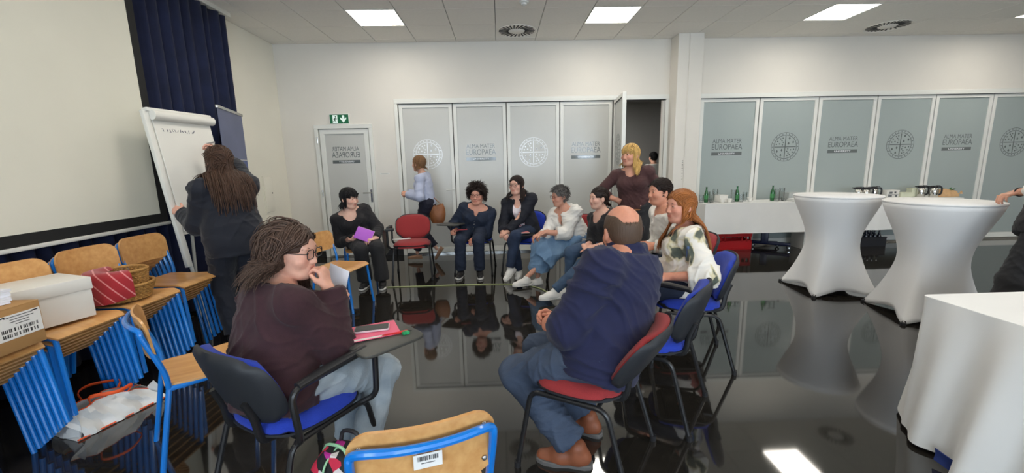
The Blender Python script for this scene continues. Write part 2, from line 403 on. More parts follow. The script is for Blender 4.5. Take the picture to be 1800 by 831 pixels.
def crest(pane_y, cx, cz, parent, r=.235, ma=None):
    b = MB()
    def ring(r0, r1, mi=0):
        n = 40; a = np.linspace(0, 2*math.pi, n, endpoint=False)
        v = np.concatenate([np.stack([cx+q*np.cos(a), np.full(n, pane_y), cz+q*np.sin(a)], 1) for q in (r0, r1)])
        b.add(v, [(i, (i+1) % n, n+(i+1) % n, n+i) for i in range(n)], mi)
    ring(r*.99, r*.96); ring(r*.82, r*.78); 
    b.box((cx, pane_y, cz), (r*1.5, .001, .014)); b.box((cx, pane_y, cz), (.014, .001, r*1.5))
    def disc(x, z, q, n=8):
        a = np.linspace(0, 2*math.pi, n, endpoint=False)
        b.add(np.stack([cx+x+q*np.cos(a), np.full(n, pane_y), cz+z+q*np.sin(a)], 1), [tuple(range(n))], 0)
    for sx, sz in ((-1, 1), (1, -1)):
        for (u, w) in ((.10, .24), (.18, .34), (.26, .44), (.42, .30), (.30, .16), (.13, .48), (.48, .13), (.14, .10)): disc(sx*(u*r*1.25+.006), sz*(w*r*1.2+.004), .012)
    for sx, sz in ((1, 1), (-1, -1)):
        for (u, w) in ((.22, .46), (.44, .25), (.18, .18)):
            x, z = sx*u*r*1.25, sz*w*r*1.25
            b.box((cx+x, pane_y, cz+z), (.030, .001, .014)); b.box((cx+x, pane_y, cz+z), (.014, .001, .034)); disc(x, z+.012, .010)
    for q in range(24):
        a = q/24*2*math.pi; p = V(cx+r*.89*math.cos(a), pane_y, cz+r*.89*math.sin(a))
        b.box(p, (.010, .001, .020), roty(90-math.degrees(a)))
    return obj('crest', b, [ma or M_CLEAR], parent, smooth=0)

NDOOR = [0]
def leaf(w, h, frost, sign, handle=None, zb=.03, label='', mirror=False, stile=.055, bright=False):
    """glazed leaf in local coords: x 0..w, y 0 is the room face, z up; returns top-level structure object"""
    NDOOR[0] += 1
    b = MB(); d = .055
    for x in (0.007, w-stile-.007): b.box2((x, 0, zb), (x+stile, d, h))
    b.box2((stile, 0, h-stile), (w-stile, d, h)); b.box2((stile, 0, zb), (w-stile, d, zb+stile*1.6))
    o = struct('door_%d' % NDOOR[0], b, M_FRAME, bevel=.004, seg=1); tag(o, label)
    g = MB(); e = .006
    for x in (stile-e, w-stile): g.box2((x, .004, zb+stile*1.6), (x+e, .02, h-stile))
    for z in (zb+stile*1.6-e, h-stile): g.box2((stile, .004, z), (w-stile, .02, z+e))
    obj('gasket', g, M_GASK, o, smooth=0)
    obj('pane', MB().box2((stile, .016, zb+stile*1.6), (w-stile, .028, h-stile)), frost, o, smooth=0)
    if sign == 'text': lettering(.0145, w/2, 1.64, o, w=min(.5, w*.56), mirror=mirror)
    if sign == 'crest': crest(.0145, w/2, 1.625, o, ma=M_CLEARB if bright else None)
    if handle:
        hx, hz, dr = handle
        hb = MB().box((hx, -.004, hz-(.05 if mirror else 0)), (.030, .008, .20 if mirror else .05)).tube(rnd([(hx, 0, hz), (hx, -.05, hz), (hx+dr*.12, -.055, hz)], .015), .009, 8)
        if mirror: hb.lathe([(.010, 0), (.010, .012)], (hx, -.006, hz-.09), 10, R=rotx(90))
        obj('handle', hb, M_STEEL if mirror else M_FRAME, o)
    return o
# exit door
dw = DX[1]-DX[0]-.10
door = leaf(dw, 2.04, M_FROST_L, 'text', (dw-.028, 1.04, -1), label='white framed frosted glass exit door with mirrored lettering', mirror=True, zb=.02, stile=.075)
door.location = (DX[0]+.05, Y1-.01, 0)
fr = MB()
for x in (DX[0]-.012, DX[1]-.045): fr.box2((x, Y1-.035, 0), (x+.057, Y1+.12, 2.045))
fr.box2((DX[0]-.012, Y1-.035, 2.045), (DX[1]+.012, Y1+.12, DX[2]+.01))
obj('casing', fr, M_FRAME, door, bevel=.004, seg=1, off=door.location)
hg = MB()
for z in (.25, 1.05, 1.88): hg.tube([(DX[0]+.035, Y1-.045, z-.05), (DX[0]+.035, Y1-.045, z+.05)], .010, 8)
obj('hinge', hg, M_STEEL, door, off=door.location)
# left partition
pitch = .845
for i, sg in enumerate(('crest', 'text', 'crest', 'text')):
    o = leaf(pitch, 2.395, M_FROST_L, sg, (pitch-.03, 1.06, -1) if i in (0, 2) else None, bright=(sg == 'crest'),
             label=['frosted partition leaf next to the exit door, with crest', 'frosted partition leaf with lettering behind the curly-haired woman',
                    'frosted partition leaf with crest behind the woman with long dark hair', 'frosted partition leaf with lettering beside the open leaf'][i])
    o.location = (-1.555+pitch*i, Y1-.005, 0)
o = leaf(pitch, 2.395, M_FROST_L, 'crest', None, label='frosted partition leaf swung open into the hall')
o.location = (1.83, Y1-.02, 0); o.rotation_euler = (0, 0, -97*D2R)
def casing(a, b, z, nm):
    f = MB()
    f.box2((a-.045, Y1-.03, 2.402), (b+.045, Y1+.10, 2.402+.035)); f.box2((a-.05, Y1-.02, 2.437), (b+.05, Y1+.02, 2.475))
    f.box2((a-.045, Y1-.03, 0), (a+.008, Y1+.10, 2.402)); f.box2((b-.008, Y1-.03, 0), (b+.045, Y1+.10, 2.402))
    o = struct(nm, f, M_FRAME, bevel=.003, seg=1); tag(o, 'white metal casing around the folding partition')
    obj('track', MB().box2((a, Y1-.032, 2.396), (b, Y1+.06, 2.403)), M_GASK, o, smooth=0)
    n = round((b-a)/(.845 if a < 0 else .965))
    for k in range(0, n+1): obj('seal', MB().box((a+(b-a)*k/n, Y1+.012, 1.2), (.018, .012, 2.38)), M_GASK, o, smooth=0)
    obj('threshold', MB().box2((a, Y1-.02, 0), (b, Y1+.08, .025)), M_STEEL, o)
casing(-1.565, 2.668, 2.44, 'trim_2')
pr = .965
RL = ['grey frosted leaf with lettering next to the pilaster', 'grey frosted leaf with round crest above the glasses', 'grey frosted leaf with lettering above the near cocktail table',
      'grey frosted leaf with crest above the steel coffee pots', 'grey frosted leaf with lettering above the far coffee pots', 'grey frosted leaf with crest at the right edge of the view',
      'grey frosted leaf beyond the right edge of the view', 'grey frosted leaf at the far end of the partition']
for i in range(8):
    o = leaf(pr, 2.40, M_FROST_D, 'text' if i % 2 == 0 else 'crest', None, label=RL[i])
    o.location = (3.226+pr*i, Y1-.005, 0)
casing(3.21, 3.226+pr*8, 2.44, 'trim_3')

# ---- fittings on the walls
ex = thing('exit_sign', 'green emergency exit sign with running figure and down arrow', 'exit sign', (-2.466, Y1, 2.19))
obj('housing', MB().box((0, -.015, 0), (.31, .03, .165)), M_FRAME, ex, bevel=.004)
obj('face', MB().box((0, -.0315, 0), (.285, .003, .135)), mat('exit_green', srgb(20, 96, 62), .5, emit=.12), ex)
pic = MB(); yy = -.0345
pic.box((-.062, yy, 0), (.075, .002, .118))
pic.prism([(-.017, .055), (.017, .055), (.017, .0), (.045, .025), (.045, -.0), (.0, -.055), (-.045, -.0), (-.045, .025), (-.017, .0)], .002, (.065, yy, 0), (1, 0, 0), (0, 0, 1))
obj('arrow', pic, mat('exit_white', srgb(222, 238, 228), .5, emit=.25), ex)
run = MB(); yr = -.0365
for pts, r in (([(-.060, .012), (-.068, -.018)], .009), ([(-.068, -.018), (-.050, -.034), (-.052, -.055)], .005), ([(-.068, -.018), (-.082, -.036), (-.098, -.040)], .005), ([(-.060, .012), (-.042, .0), (-.030, .004)], .004), ([(-.060, .012), (-.078, .004), (-.082, -.010)], .004)):
    run.tube([(x, yr, z) for x, z in pts], r, 6, flat=.3, up=(0, 1, 0))
run.ell((-.054, yr, .034), (.010, .003, .010), 8, 6)
obj('running_figure', run, mat('exit_dark', srgb(24, 70, 50), .5), ex)
nt_ = thing('door_plate', 'small white notice plate beside the exit door', 'sign', (-1.835, Y1, 1.335))
obj('plate', MB().box((0, -.003, 0), (.15, .006, .022)), M_FRAME, nt_)
obj('print', MB().box((0, -.0065, .003), (.12, .001, .003)).box((-.01, -.0065, -.003), (.10, .001, .003)), mat('print_grey', srgb(140, 138, 132), .7), nt_)
ep = thing('electrical_panel', 'cream electrical cabinet door on the left wall', 'electrical panel', (X0, 6.175, 1.08))
obj('door', MB().box((.008, 0, 0), (.016, .21, .50)), M_WALL2, ep, bevel=.003)
obj('frame', MB().box((.005, 0, .262), (.01, .214, .02)).box((.005, 0, -.262), (.01, .214, .02)).box((.005, .117, 0), (.01, .02, .54)).box((.005, -.117, 0), (.01, .02, .54)), M_WALL2, ep)
obj('lock', MB().lathe([(.010, 0), (.010, .006)], (.016, .07, .02), 10, R=roty(90)), M_BLACKP, ep)

# ---- curtain, screen
M_CURT = mat('navy_curtain', srgb(26, 33, 62), .9, sheen=.05, var=.2, vs=6, bump=.1, bs=240)
def curtain(ya, yb, z0, z1, x, nm, lab, seed):
    r = np.random.default_rng(seed); n = int((yb-ya)/.014); ys = np.linspace(ya, yb, n); G = np.zeros((n, 9, 3))
    ph = np.cumsum(r.uniform(.6, 1.4, n))*.014*2*math.pi/.145
    for j, t in enumerate(np.linspace(0, 1, 9)):
        w = .034*np.sin(ph+.5*math.sin(t*3)+.15*r.normal())+.014*np.sin(ph*.43+1+t)
        G[:, j, 0] = x+w*(.8+.3*t); G[:, j, 1] = ys+.01*np.sin(ph*.5+t*2); G[:, j, 2] = z1+(z0-z1)*t
    o = obj(nm, MB().sheet(G, .004), M_CURT, smooth=180); return tag(o, lab, 'curtain')
curtain(-1.2, 5.39, .03, 3.245, -3.22, 'curtain', 'navy blue pleated curtain hanging along the left wall', 3)
tr = obj('curtain_track', MB().box2((-3.29, -1.3, 3.25), (-3.17, 5.45, 3.298)), M_FRAME, bevel=.004); tag(tr, 'white curtain track under the ceiling', 'curtain rail')
M_SCRW = mat('screen_white', srgb(226, 223, 208), .8, var=.02, vs=2)
M_SCRB = mat('screen_black', (.012, .012, .012), .8)
XS = -3.10
sc = thing('projection_screen', 'large white projection screen with black border on the left wall', 'projection screen', (XS, 2.2, 1.0))
obj('sheet', MB().box2((-.004, -1.75, .075), (0, 1.655, 2.14)), M_SCRW, sc, smooth=0)
obj('border', MB().box2((-.006, -1.83, -.01), (-.001, 1.735, 2.24)), M_SCRB, sc, smooth=0)
obj('weight_bar', MB().box2((-.020, -1.85, -.035), (.014, 1.75, -.005)), M_FRAME, sc, bevel=.008)
obj('housing', MB().box2((-.06, -1.95, 2.19), (.05, 1.85, 2.29)), M_FRAME, sc, bevel=.01)
# ================================================================ chairs
M_PLY = mat('beech_plywood', srgb(196, 142, 84), .38, col2=srgb(216, 166, 106), vs=2.2, stretch=(1, 14, 14), bump=.03, bs=40, coat=.25, detail=6)
M_PLYE = mat('plywood_edge', srgb(170, 118, 68), .6, col2=srgb(206, 156, 100), vs=90, stretch=(.1, .1, 6))
M_BLUET = mat('blue_enamel_tube', srgb(18, 118, 206), .28, spec=.6, coat=.5)
M_BLUEF = mat('blue_upholstery', srgb(30, 58, 168), .9, sheen=.1, var=.12, vs=300, bump=.25, bs=500)
M_REDF = mat('red_upholstery', srgb(146, 44, 46), .9, sheen=.1, var=.12, vs=300, bump=.25, bs=500)
M_SHELL = mat('grey_black_plastic', srgb(42, 44, 48), .5, spec=.4, bump=.1, bs=400)
M_BTUBE = mat('black_tube', (.015, .015, .016), .3, spec=.5)
M_LABEL = mat('paper_label', srgb(232, 230, 226), .6)
M_INK = mat('black_ink', (.02, .02, .02), .6)

def ply_seat():
    nu, nv = 15, 13; G = np.zeros((nu, nv, 3))
    for i, u in enumerate(np.linspace(0, 1, nu)):
        for j, v in enumerate(np.linspace(-1, 1, nv)):
            x = -.19+.40*u; c = 1-.10*max(0, (abs(u-.5)*2))**6
            w = .205*c*(1-.10*(1-u))
            z = .452-.016*math.sin(u*math.pi)*(1-.5*v*v)-.05*max(0, u-.82)**2/.0324*.55
            G[i, j] = (x, v*w, z)
    return MB().sheet(G, .010)
def ply_back(top=.79, bot=.585, w=.20, bow=.035):
    nu, nv = 9, 25; G = np.zeros((nu, nv, 3)); r = .07
    for j, v in enumerate(np.sin(np.linspace(-math.pi/2, math.pi/2, nv))):
        y = v*w; e = max(0, abs(y)-(w-r)); cut = r-math.sqrt(max(0, r*r-e*e))
        for i, u in enumerate(np.linspace(0, 1, nu)):
            z = bot+cut*.55+(top-cut-bot-cut*.55)*u
            G[i, j] = (-.205-.10*(z-bot)-bow*(1-v*v), y, z)
    return MB().sheet(G, .010)
def school_frame():
    R = .0125; P = {}
    legs = []
    for s in (1, -1):
        legs.append(MB().tube(rnd([(.15, s*.175, .425), (.185, s*.178, .415), (.225, s*.195, .0)], .03), R, 10))
        legs.append(MB().tube([(-.175, s*.183, .43), (-.255, s*.195, .0)], R, 10))
    P['leg'] = legs
    up = [(-.175, .183, .43), (-.183, .186, .52), (-.236, .190, .70), (-.243, .182, .735)]
    arc = [(-.246-.035*(1-(y/.19)**2)-.003, y, .748) for y in np.linspace(.15, -.15, 7)]
    pts = up+arc+[(x, -y, z) for x, y, z in reversed(up)]
    P['back_frame'] = [MB().tube(crom(pts, 4), R, 10)]
    P['side_rail'] = [MB().tube([(-.175, s*.183, .428), (.16, s*.176, .425)], R, 10) for s in (1, -1)]
    P['crossbar'] = [MB().tube([(.10, -.176, .418), (.10, .176, .418)], .009, 8), MB().tube([(-.12, -.18, .418), (-.12, .18, .418)], .009, 8)]
    return P
def school_chair(label, loc, rz, group=None, label_plate=False):
    t = thing('school_chair', label, 'chair', loc, rz, group)
    if 'school' not in CH:
        CH['school'] = [('seat', mesh_from('seat', ply_seat(), M_PLY, smooth=40)), ('backrest', mesh_from('backrest', ply_back(), M_PLY, smooth=40))]
        for k, l in school_frame().items():
            for b in l: CH['school'].append((k, mesh_from(k, b, M_BLUET)))
        for s in (1, -1):
            for z in (.63, .745): CH['school'].append(('rivet', mesh_from('rivet', MB().ell((-.213-.10*(z-.585)-.008, s*.165, z), (.004, .008, .008), 8, 6), M_STEEL)))
    for n, me in CH['school']: link(bpy.data.objects.new(n, me), t)
    return t
CH = {}
def pad(w, d, t, r, dome=.012, nx=11, ny=11, wf=0.0):
    """cushion in local XY, thickness in z from 0 to t, rounded corners"""
    top = np.zeros((nx, ny, 3)); b = MB()
    for i, u in enumerate(np.linspace(-1, 1, nx)):
        for j, v in enumerate(np.linspace(-1, 1, ny)):
            # squircle mapping for round corners
            kk = .46*abs(u*v)**2.5; x = u*(1-kk*.62); y = v*(1-kk*.55)
            e = max(abs(u), abs(v))
            z = t*(1-.62*max(0, e-.72)**2/.0784)+dome*(1-u*u)*(1-v*v)-wf*max(0, u-.45)**2/.3025
            top[i, j] = (x*d/2, y*w/2, z)
    bot = top.copy(); bot[..., 2] = 0.0-wf*np.maximum(0, np.linspace(-1, 1, nx)-.45)[:, None]**2/.3025
    ix = np.arange(nx*ny).reshape(nx, ny); k = nx*ny; fs = []
    for i in range(nx-1):
        for j in range(ny-1):
            q = (ix[i, j], ix[i+1, j], ix[i+1, j+1], ix[i, j+1]); fs.append(q); fs.append(tuple(k+a for a in reversed(q)))
    bd = [ix[i, 0] for i in range(nx)]+[ix[nx-1, j] for j in range(1, ny)]+[ix[i, ny-1] for i in range(nx-2, -1, -1)]+[ix[0, j] for j in range(ny-2, 0, -1)]
    for i in range(len(bd)): p, q = bd[i], bd[(i+1) % len(bd)]; fs.append((q, p, k+p, k+q))
    return np.concatenate([top.reshape(-1, 3), bot.reshape(-1, 3)]), fs
BACK_R = np.array([[math.sin(12*D2R), 0, math.cos(12*D2R)], [0, 1, 0], [-math.cos(12*D2R), 0, math.sin(12*D2R)]])
# columns: image of local x (depth axis of pad -> vertical), y, z (thickness -> forward)
BACK_TH = [20]
def back_xf(v, c, curve=.05):
    v = v.copy(); v[:, 2] += curve*(v[:, 1]/.23)**2
    th = BACK_TH[0]*D2R
    ex = V(-math.sin(th), 0, math.cos(th)); ez = V(math.cos(th), 0, math.sin(th)); ey = V(0, 1, 0)
    return np.asarray(c)+v[:, :1]*ex+v[:, 1:2]*ey+v[:, 2:]*ez
def conf_parts(col):
    fab = {'blue': M_BLUEF, 'red': M_REDF}[col[:4].strip('_')]; out = []; BACK_TH[0] = 33 if 'recline' in col else 20; bc = (-.285, 0, .605) if 'recline' in col else (-.245, 0, .630)
    v, f = pad(.47, .45, .045, .12, wf=.018); v = v+V(.01, 0, .435)
    out.append(('seat', mesh_from('seat', MB().add(v, f), fab, smooth=60)))
    v, f = pad(.485, .465, .022, .12, dome=0, wf=.018); v = v*V(1, 1, -1)+V(.01, 0, .437)
    out.append(('seat_shell', mesh_from('seat_shell', MB().add(v, [q[::-1] for q in f]), M_SHELL, smooth=60)))
    v, f = pad(.45, .34, .038, .14)
    out.append(('backrest', mesh_from('backrest', MB().add(back_xf(v, bc), f), fab, smooth=60)))
    v, f = pad(.475, .365, .028, .14, dome=.012); v = v*V(1, 1, -1)+V(0, 0, .004)
    out.append(('back_shell', mesh_from('back_shell', MB().add(back_xf(v, bc), [q[::-1] for q in f]), M_SHELL, smooth=60)))
    for s in (1, -1):
        out.append(('leg', mesh_from('leg', MB().tube(rnd([(.02, s*.222, .405), (.19, s*.224, .405), (.255, s*.25, .012)], .05), .0125, 10), M_BTUBE)))
        out.append(('leg', mesh_from('leg', MB().tube(rnd([(.02, s*.222, .405), (-.17, s*.224, .405), (-.285, s*.25, .012)], .05), .0125, 10), M_BTUBE)))
    for s in (1, -1):
        for x in (.256, -.287): out.append(('foot_cap', mesh_from('foot_cap', MB().tube([(x, s*.2505, .0), (x-.002*np.sign(x), s*.25, .03)], .0165, 10), M_BLACKP)))
    for s in (1, -1):
        br = MB().tube(crom([(-.08, s*.11, .408), (-.19, s*.11, .410), (-.222, s*.11, .44), (-.235, s*.11, .52), (-.262, s*.11, .60)], 4), .011, 8, flat=1.5)
        out.append(('back_bracket', mesh_from('back_bracket', br, M_BTUBE)))
    out.append(('crossbar', mesh_from('crossbar', MB().tube([(.12, -.222, .405), (.12, .222, .405)], .010, 8).tube([(-.13, -.222, .405), (-.13, .222, .405)], .010, 8), M_BTUBE)))
    return out
def arm_mesh():
    a = MB().tube(rnd([(-.15, -.225, .405), (-.17, -.285, .44), (-.19, -.285, .655), (.21, -.285, .672), (.20, -.285, .44), (.16, -.225, .405)], .06, 5), .0135, 10)
    return a
def conf_chair(col, label, loc, rz, arm=None, group=None):
    t = thing('conference_chair', label, 'chair', loc, rz, group)
    if col not in CH: CH[col] = conf_parts(col)
    for n, me in CH[col]: link(bpy.data.objects.new(n, me), t)
    if arm:
        if 'arm' not in CH:
            CH['arm'] = mesh_from('armrest', arm_mesh(), M_BTUBE)
            CH['armpad'] = mesh_from('arm_pad', MB().tube([(-.16, -.285, .66), (-.05, -.285, .672), (.16, -.285, .682)], [.020, .024, .018], 10, flat=.75, up=(0, 0, 1)), M_BLACKP)
            CH['hinge'] = mesh_from('tablet_hinge', MB().tube([(.20, -.30, .662), (.20, -.20, .668)], .018, 10).box((.21, -.27, .666), (.09, .06, .025)), M_BLACKP)
            CH['tab'] = mesh_from('writing_tablet', MB().prism([(x, y) for x, y in rrect(.30, .30, .05)], .014), mat('tablet_board', srgb(66, 66, 62), .45, bump=.1, bs=500), bevel=.004)
        a = link(bpy.data.objects.new('armrest', CH['arm']), t); link(bpy.data.objects.new('arm_pad', CH['armpad']), a)
        if arm in ('tablet', 'folded'):
            link(bpy.data.objects.new('tablet_hinge', CH['hinge']), t)
            w = link(bpy.data.objects.new('writing_tablet', CH['tab']), t)
            if arm == 'tablet': w.location = (.26, -.275, .680); w.rotation_euler = (0, -2*D2R, -16*D2R)
            else: w.location = (.10, -.320, .50); w.rotation_euler = (95*D2R, 0, 0)
    return t

# ---- stacks of school chairs along the curtain
NST, LIFT, FWD, SYAW = 7, .030, .037, -3.0
sd = dirz(SYAW)
ORD = ['bottom', 'second lowest', 'third lowest', 'middle', 'third from the top', 'second from the top', 'top']
WHERE = ['stack under the brown cardboard box', 'stack under the white carton', 'stack under the wicker basket', 'stack nearest the flip chart']
STACKS = [V(-2.74, 1.86, 0), V(-2.74, 2.31, 0), V(-2.75, 2.77, 0), V(-2.77, 3.23, 0)]
for si, base in enumerate(STACKS):
    for k in range(NST):
        p = base+sd*FWD*k+V(0, 0, LIFT*k)
        school_chair('%s blue-legged plywood chair of the %s' % (ORD[k], WHERE[si]), p, SYAW, 'stacked plywood chairs')
SEAT_TOP = [b+sd*FWD*(NST-1)+V(0, 0, LIFT*(NST-1)+.45) for b in STACKS]
# ---- single school chairs
school_chair('empty plywood chair with blue legs beside the chair stacks', (-1.60, 2.13, 0), 42)
school_chair('empty plywood chair with blue legs left of the woman in black', (-1.68, 4.27, 0), -14)
school_chair('plywood chair with blue legs under the woman in black', (-1.80, 5.27, 0), -66)
fc = school_chair('nearest plywood chair with blue frame and a barcode sticker on its back', (-.285, 1.23, 0), 106)
lb = MB().box((-.264, .0, .70), (.0015, .075, .045), roty(6)); 
lp = obj('barcode_sticker', MB().box((0, 0, 0), (.0015, .075, .045)), M_LABEL, fc); lp.location = (-.2655, -.005, .695); lp.rotation_euler = (0, -.10, 0)
bc = MB(); x = -.026
while x < .026:
    w = random.choice((.0008, .0014, .002)); bc.box((-.0011, x, .009), (.0004, w, .014)); x += w+random.choice((.0008, .0014))
bc.box((-.0011, 0, -.006), (.0004, .036, .002))
obj('barcode', bc, M_INK, lp, smooth=0)
# ---- conference chairs
conf_chair('red', 'empty red upholstered chair with folded writing tablet before the glass doors', (-1.17, 5.42, 0), -84, 'folded')
conf_chair('blue', 'blue chair with writing tablet under the curly-haired woman', (-.36, 5.64, 0), -94, 'tablet')
conf_chair('blue', 'blue chair under the woman with long dark hair', (.33, 5.50, 0), -112)
conf_chair('red', 'red chair under the grey-haired woman', (.92, 4.99, 0), -136)
conf_chair('red', 'red chair under the woman in the black sweater', (1.22, 4.42, 0), -152)
conf_chair('red', 'red chair under the man in the white shirt', (1.62, 3.66, 0), 178)
conf_chair('blue', 'blue chair under the woman in the patterned blouse', (1.36, 2.90, 0), 165)
conf_chair('blue', 'empty blue chair with an armrest loop beside the man in navy', (.87, 2.30, 0), 145, 'arm')
conf_chair('red_recline', 'red chair with black shell under the man in the navy sweater', (.40, 1.88, 0), 149)
BURG_CH = conf_chair('blue', 'blue chair with black shell and writing tablet under the woman in burgundy', (-.93, 1.72, 0), 59, 'tablet')
# ================================================================ tables, flip chart, boxes, small things
M_CLOTH = mat('white_tablecloth', srgb(226, 226, 224), .8, sheen=.1, var=.02, vs=4, bump=.05, bs=200)
M_SPAN = mat('white_stretch_cover', srgb(222, 222, 222), .7, sheen=.1, bump=.03, bs=300)
def cocktail(c, label, rot=0.0):
    t = thing('cocktail_table', label, 'table', (c[0], c[1], 0), rot)
    n, m = 72, 26; G = np.zeros((m, n+1, 3))
    for j in range(n+1):
        a = j/n*2*math.pi; q = abs(((a/(math.pi/2)) % 1)-.5)*2      # 0 mid-side ... 1 at a foot (feet on the axes)
        foot = q**2.2
        for i, s in enumerate(np.linspace(0, 1, m)):
            zb = .005+.055*(1-foot)
            z = 1.035+(zb-1.035)*s
            waist = .385+(.215-.385)*math.sin(min(1, s/.58)*math.pi/2)**1.25 if s < .58 else .215
            lo = max(0, (s-.30)/.70)
            rb = (.245+.215*foot)
            r = waist+(rb-.215)*(lo**1.9)
            G[i, j] = (r*math.cos(a), r*math.sin(a), z)
    obj('stretch_skirt', MB().sheet(G[:, ::-1], .003), M_SPAN, t, smooth=180)
    obj('top_cover', MB().lathe([(.384, 1.032), (.391, 1.036), (.393, 1.046), (.386, 1.053), (0, 1.054)], n=56), M_SPAN, t, smooth=60)
    obj('table_column', MB().lathe([(.03, .06), (.03, 1.03)], n=14), M_STEEL, t)
    for k in range(4):
        a = k*math.pi/2; d = V(math.cos(a), math.sin(a), 0)
        obj('foot', MB().tube([d*.02+V(0, 0, .07), d*.44+V(0, 0, .022)], .016, 8).lathe([(.022, 0), (.022, .02), (.012, .026)], d*.45, 12), M_BLACKP, t)
    return t
cocktail((3.61, 4.34), 'round cocktail table in white stretch cover before the buffet, further from the camera', 38)
cocktail((3.87, 3.52), 'round cocktail table in white stretch cover, nearer to the camera', 28)

def hang(path, ztop, zbot, amp, per, seed, flare=.0, rows=12, zb=None):
    """cloth hanging from a top edge path (closed or open polyline of xy), outward normal to the left of travel reversed"""
    r = np.random.default_rng(seed); P = []; L = 0
    path = [np.array(p, float) for p in path]; seg = []
    for a, b in zip(path[:-1], path[1:]):
        n = max(2, int(np.linalg.norm(b-a)/.02))
        for k in range(n): seg.append((a+(b-a)*k/n))
    seg.append(path[-1]); S = np.array(seg); T = np.gradient(S, axis=0); T /= np.linalg.norm(T, axis=1, keepdims=True)
    N = np.stack([T[:, 1], -T[:, 0]], 1); d = np.concatenate([[0], np.cumsum(np.linalg.norm(np.diff(S, axis=0), axis=1))])
    ph = d/per*2*math.pi+1.2*np.sin(d*2.1+seed)+.6*np.sin(d*5.3)
    G = np.zeros((len(S), rows, 3))
    for j, t in enumerate(np.linspace(0, 1, rows)):
        off = flare*t+amp*(t**.8)*(np.sin(ph+t*.4)*.6+.4*np.sin(ph*.47+seed))
        G[:, j, 0] = S[:, 0]+N[:, 0]*off; G[:, j, 1] = S[:, 1]+N[:, 1]*off
        G[:, j, 2] = ztop+((zbot if zb is None else np.array([zb(x) for x in d]))-ztop)*t
    return G
def folding_table(name, label, x0, x1, y0, y1, h, mats, legs=True):
    t = thing(name, label, 'table', ((x0+x1)/2, (y0+y1)/2, 0)); w, d = x1-x0, y1-y0
    obj('tabletop', MB().box((0, 0, h-.015), (w, d, .03)), M_PLY, t, bevel=.004)
    for sx in (-1, 1):
        for sy in (-1, 1):
            obj('leg', MB().tube([(sx*(w/2-.14), sy*(d/2-.10), 0), (sx*(w/2-.14), sy*(d/2-.10), h-.03)], .018, 10), mats, t)
    obj('stretcher', MB().box((0, 0, h-.06), (w-.3, .03, .05)), mats, t)
    return t
M_NAVYM = mat('dark_blue_metal', srgb(26, 34, 66), .35, spec=.5)
for i, (xa, xb) in enumerate(((3.13, 5.14), (5.16, 7.18))):
    folding_table('buffet_table', ['buffet table under the glasses and green bottles', 'buffet table under the coffee pots'][i], xa+.02, xb-.02, 6.22, 6.68, .775, M_NAVYM)
    b = MB(); ya, yb, zt = 6.205, 6.70, .782
    b.sheet(np.array([[(x, y, zt) for y in np.linspace(ya, yb, 8)] for x in np.linspace(xa, xb, 24)]), .004)
    b.sheet(hang([(xa, yb), (xa, ya), (xb, ya), (xb, yb)], zt, .315, .012, .38, 3+i, .012), .003)
    c = obj('tablecloth', b, M_CLOTH, smooth=60)
    tag(c, ['white tablecloth over the buffet table with the glasses', 'white tablecloth over the buffet table with the coffee pots'][i], 'tablecloth', 'buffet tablecloths')
# front right table, cloth to the floor
folding_table('banquet_table', 'table hidden under the floor-length white cloth at the right', 2.20, 3.90, .62, 1.93, .735, M_NAVYM)
b = MB(); x0, x1, y0, y1, zt = 2.15, 3.95, .57, 1.975, .748
co = .05
top = rnd([(x0, y0, 0), (x0, y1, 0), (x1, y1, 0), (x1, y0, 0)], .03, 4, True)
b.prism([(p[0], p[1]) for p in top[::-1]], .005, (0, 0, zt-.004))
path = [tuple(p[:2]) for p in rnd([(x1, y1, 0), (x0, y1, 0), (x0, y0, 0), (x1, y0, 0), (x1, y1, 0)], .035, 4)]
b.sheet(hang(path, zt, .02, .085, .27, 9, .075, rows=22), .003)
tag(obj('tablecloth', b, M_CLOTH, smooth=60), 'floor-length white tablecloth on the table at the lower right', 'tablecloth')
nt = obj('fabric_tab', MB().sheet(np.array([[(2.035+.02*u+.006*math.sin(v*3), 1.70-.10*u, .085-.06*v-.02*u) for v in np.linspace(0, 1, 4)] for u in np.linspace(0, 1, 6)]), .004), mat('navy_fabric', srgb(34, 52, 112), .8), smooth=60)
tag(nt, 'small navy fabric tab on the hem of the floor-length white cloth', 'fabric tab')

# ---- under the buffet
M_RED = mat('red_crate_plastic', srgb(190, 18, 26), .4, spec=.5)
cr = thing('plastic_crate', 'red plastic crate on the floor under the buffet table', 'crate', (3.75, 6.62-.02, 0))
w, d, h = .60, .26, .27
for s in (-1, 1):
    sb = MB().box((0, s*d/2, .075), (w, .014, .15)).box((0, s*d/2, h-.03), (w, .016, .06)).box((0, s*d/2, h-.004), (w+.02, .03, .012)).box((0, s*d/2, .03), (w+.01, .02, .012))
    for x in np.linspace(-w/2+.02, w/2-.02, 9):
        if abs(x) > .09: sb.box((x, s*d/2, .18), (.022, .014, .10))
    obj('side_panel', sb, M_RED, cr, bevel=.002, seg=1)
    obj('end_panel', MB().box((s*w/2, 0, .075), (.014, d, .15)).box((s*w/2, 0, h-.02), (.016, d, .04)).box((s*w/2, -.09, .18), (.014, .04, .10)).box((s*w/2, .09, .18), (.014, .04, .10)), M_RED, cr, bevel=.002, seg=1)
obj('bottom', MB().box((0, 0, .008), (w, d, .014)), M_RED, cr)
pk = obj('carton', MB().box((0, 0, .151), (.155, .30, .302)), mat('white_card', srgb(216, 214, 208), .7), bevel=.004); pk.location = (4.90, 6.50, 0)
tag(pk, 'white carton standing on the floor under the buffet cloth', 'box')
tb = thing('castor_stand', 'dark blue folded table stand on castors under the buffet', 'table stand', (4.42, 6.48, 0), -20)
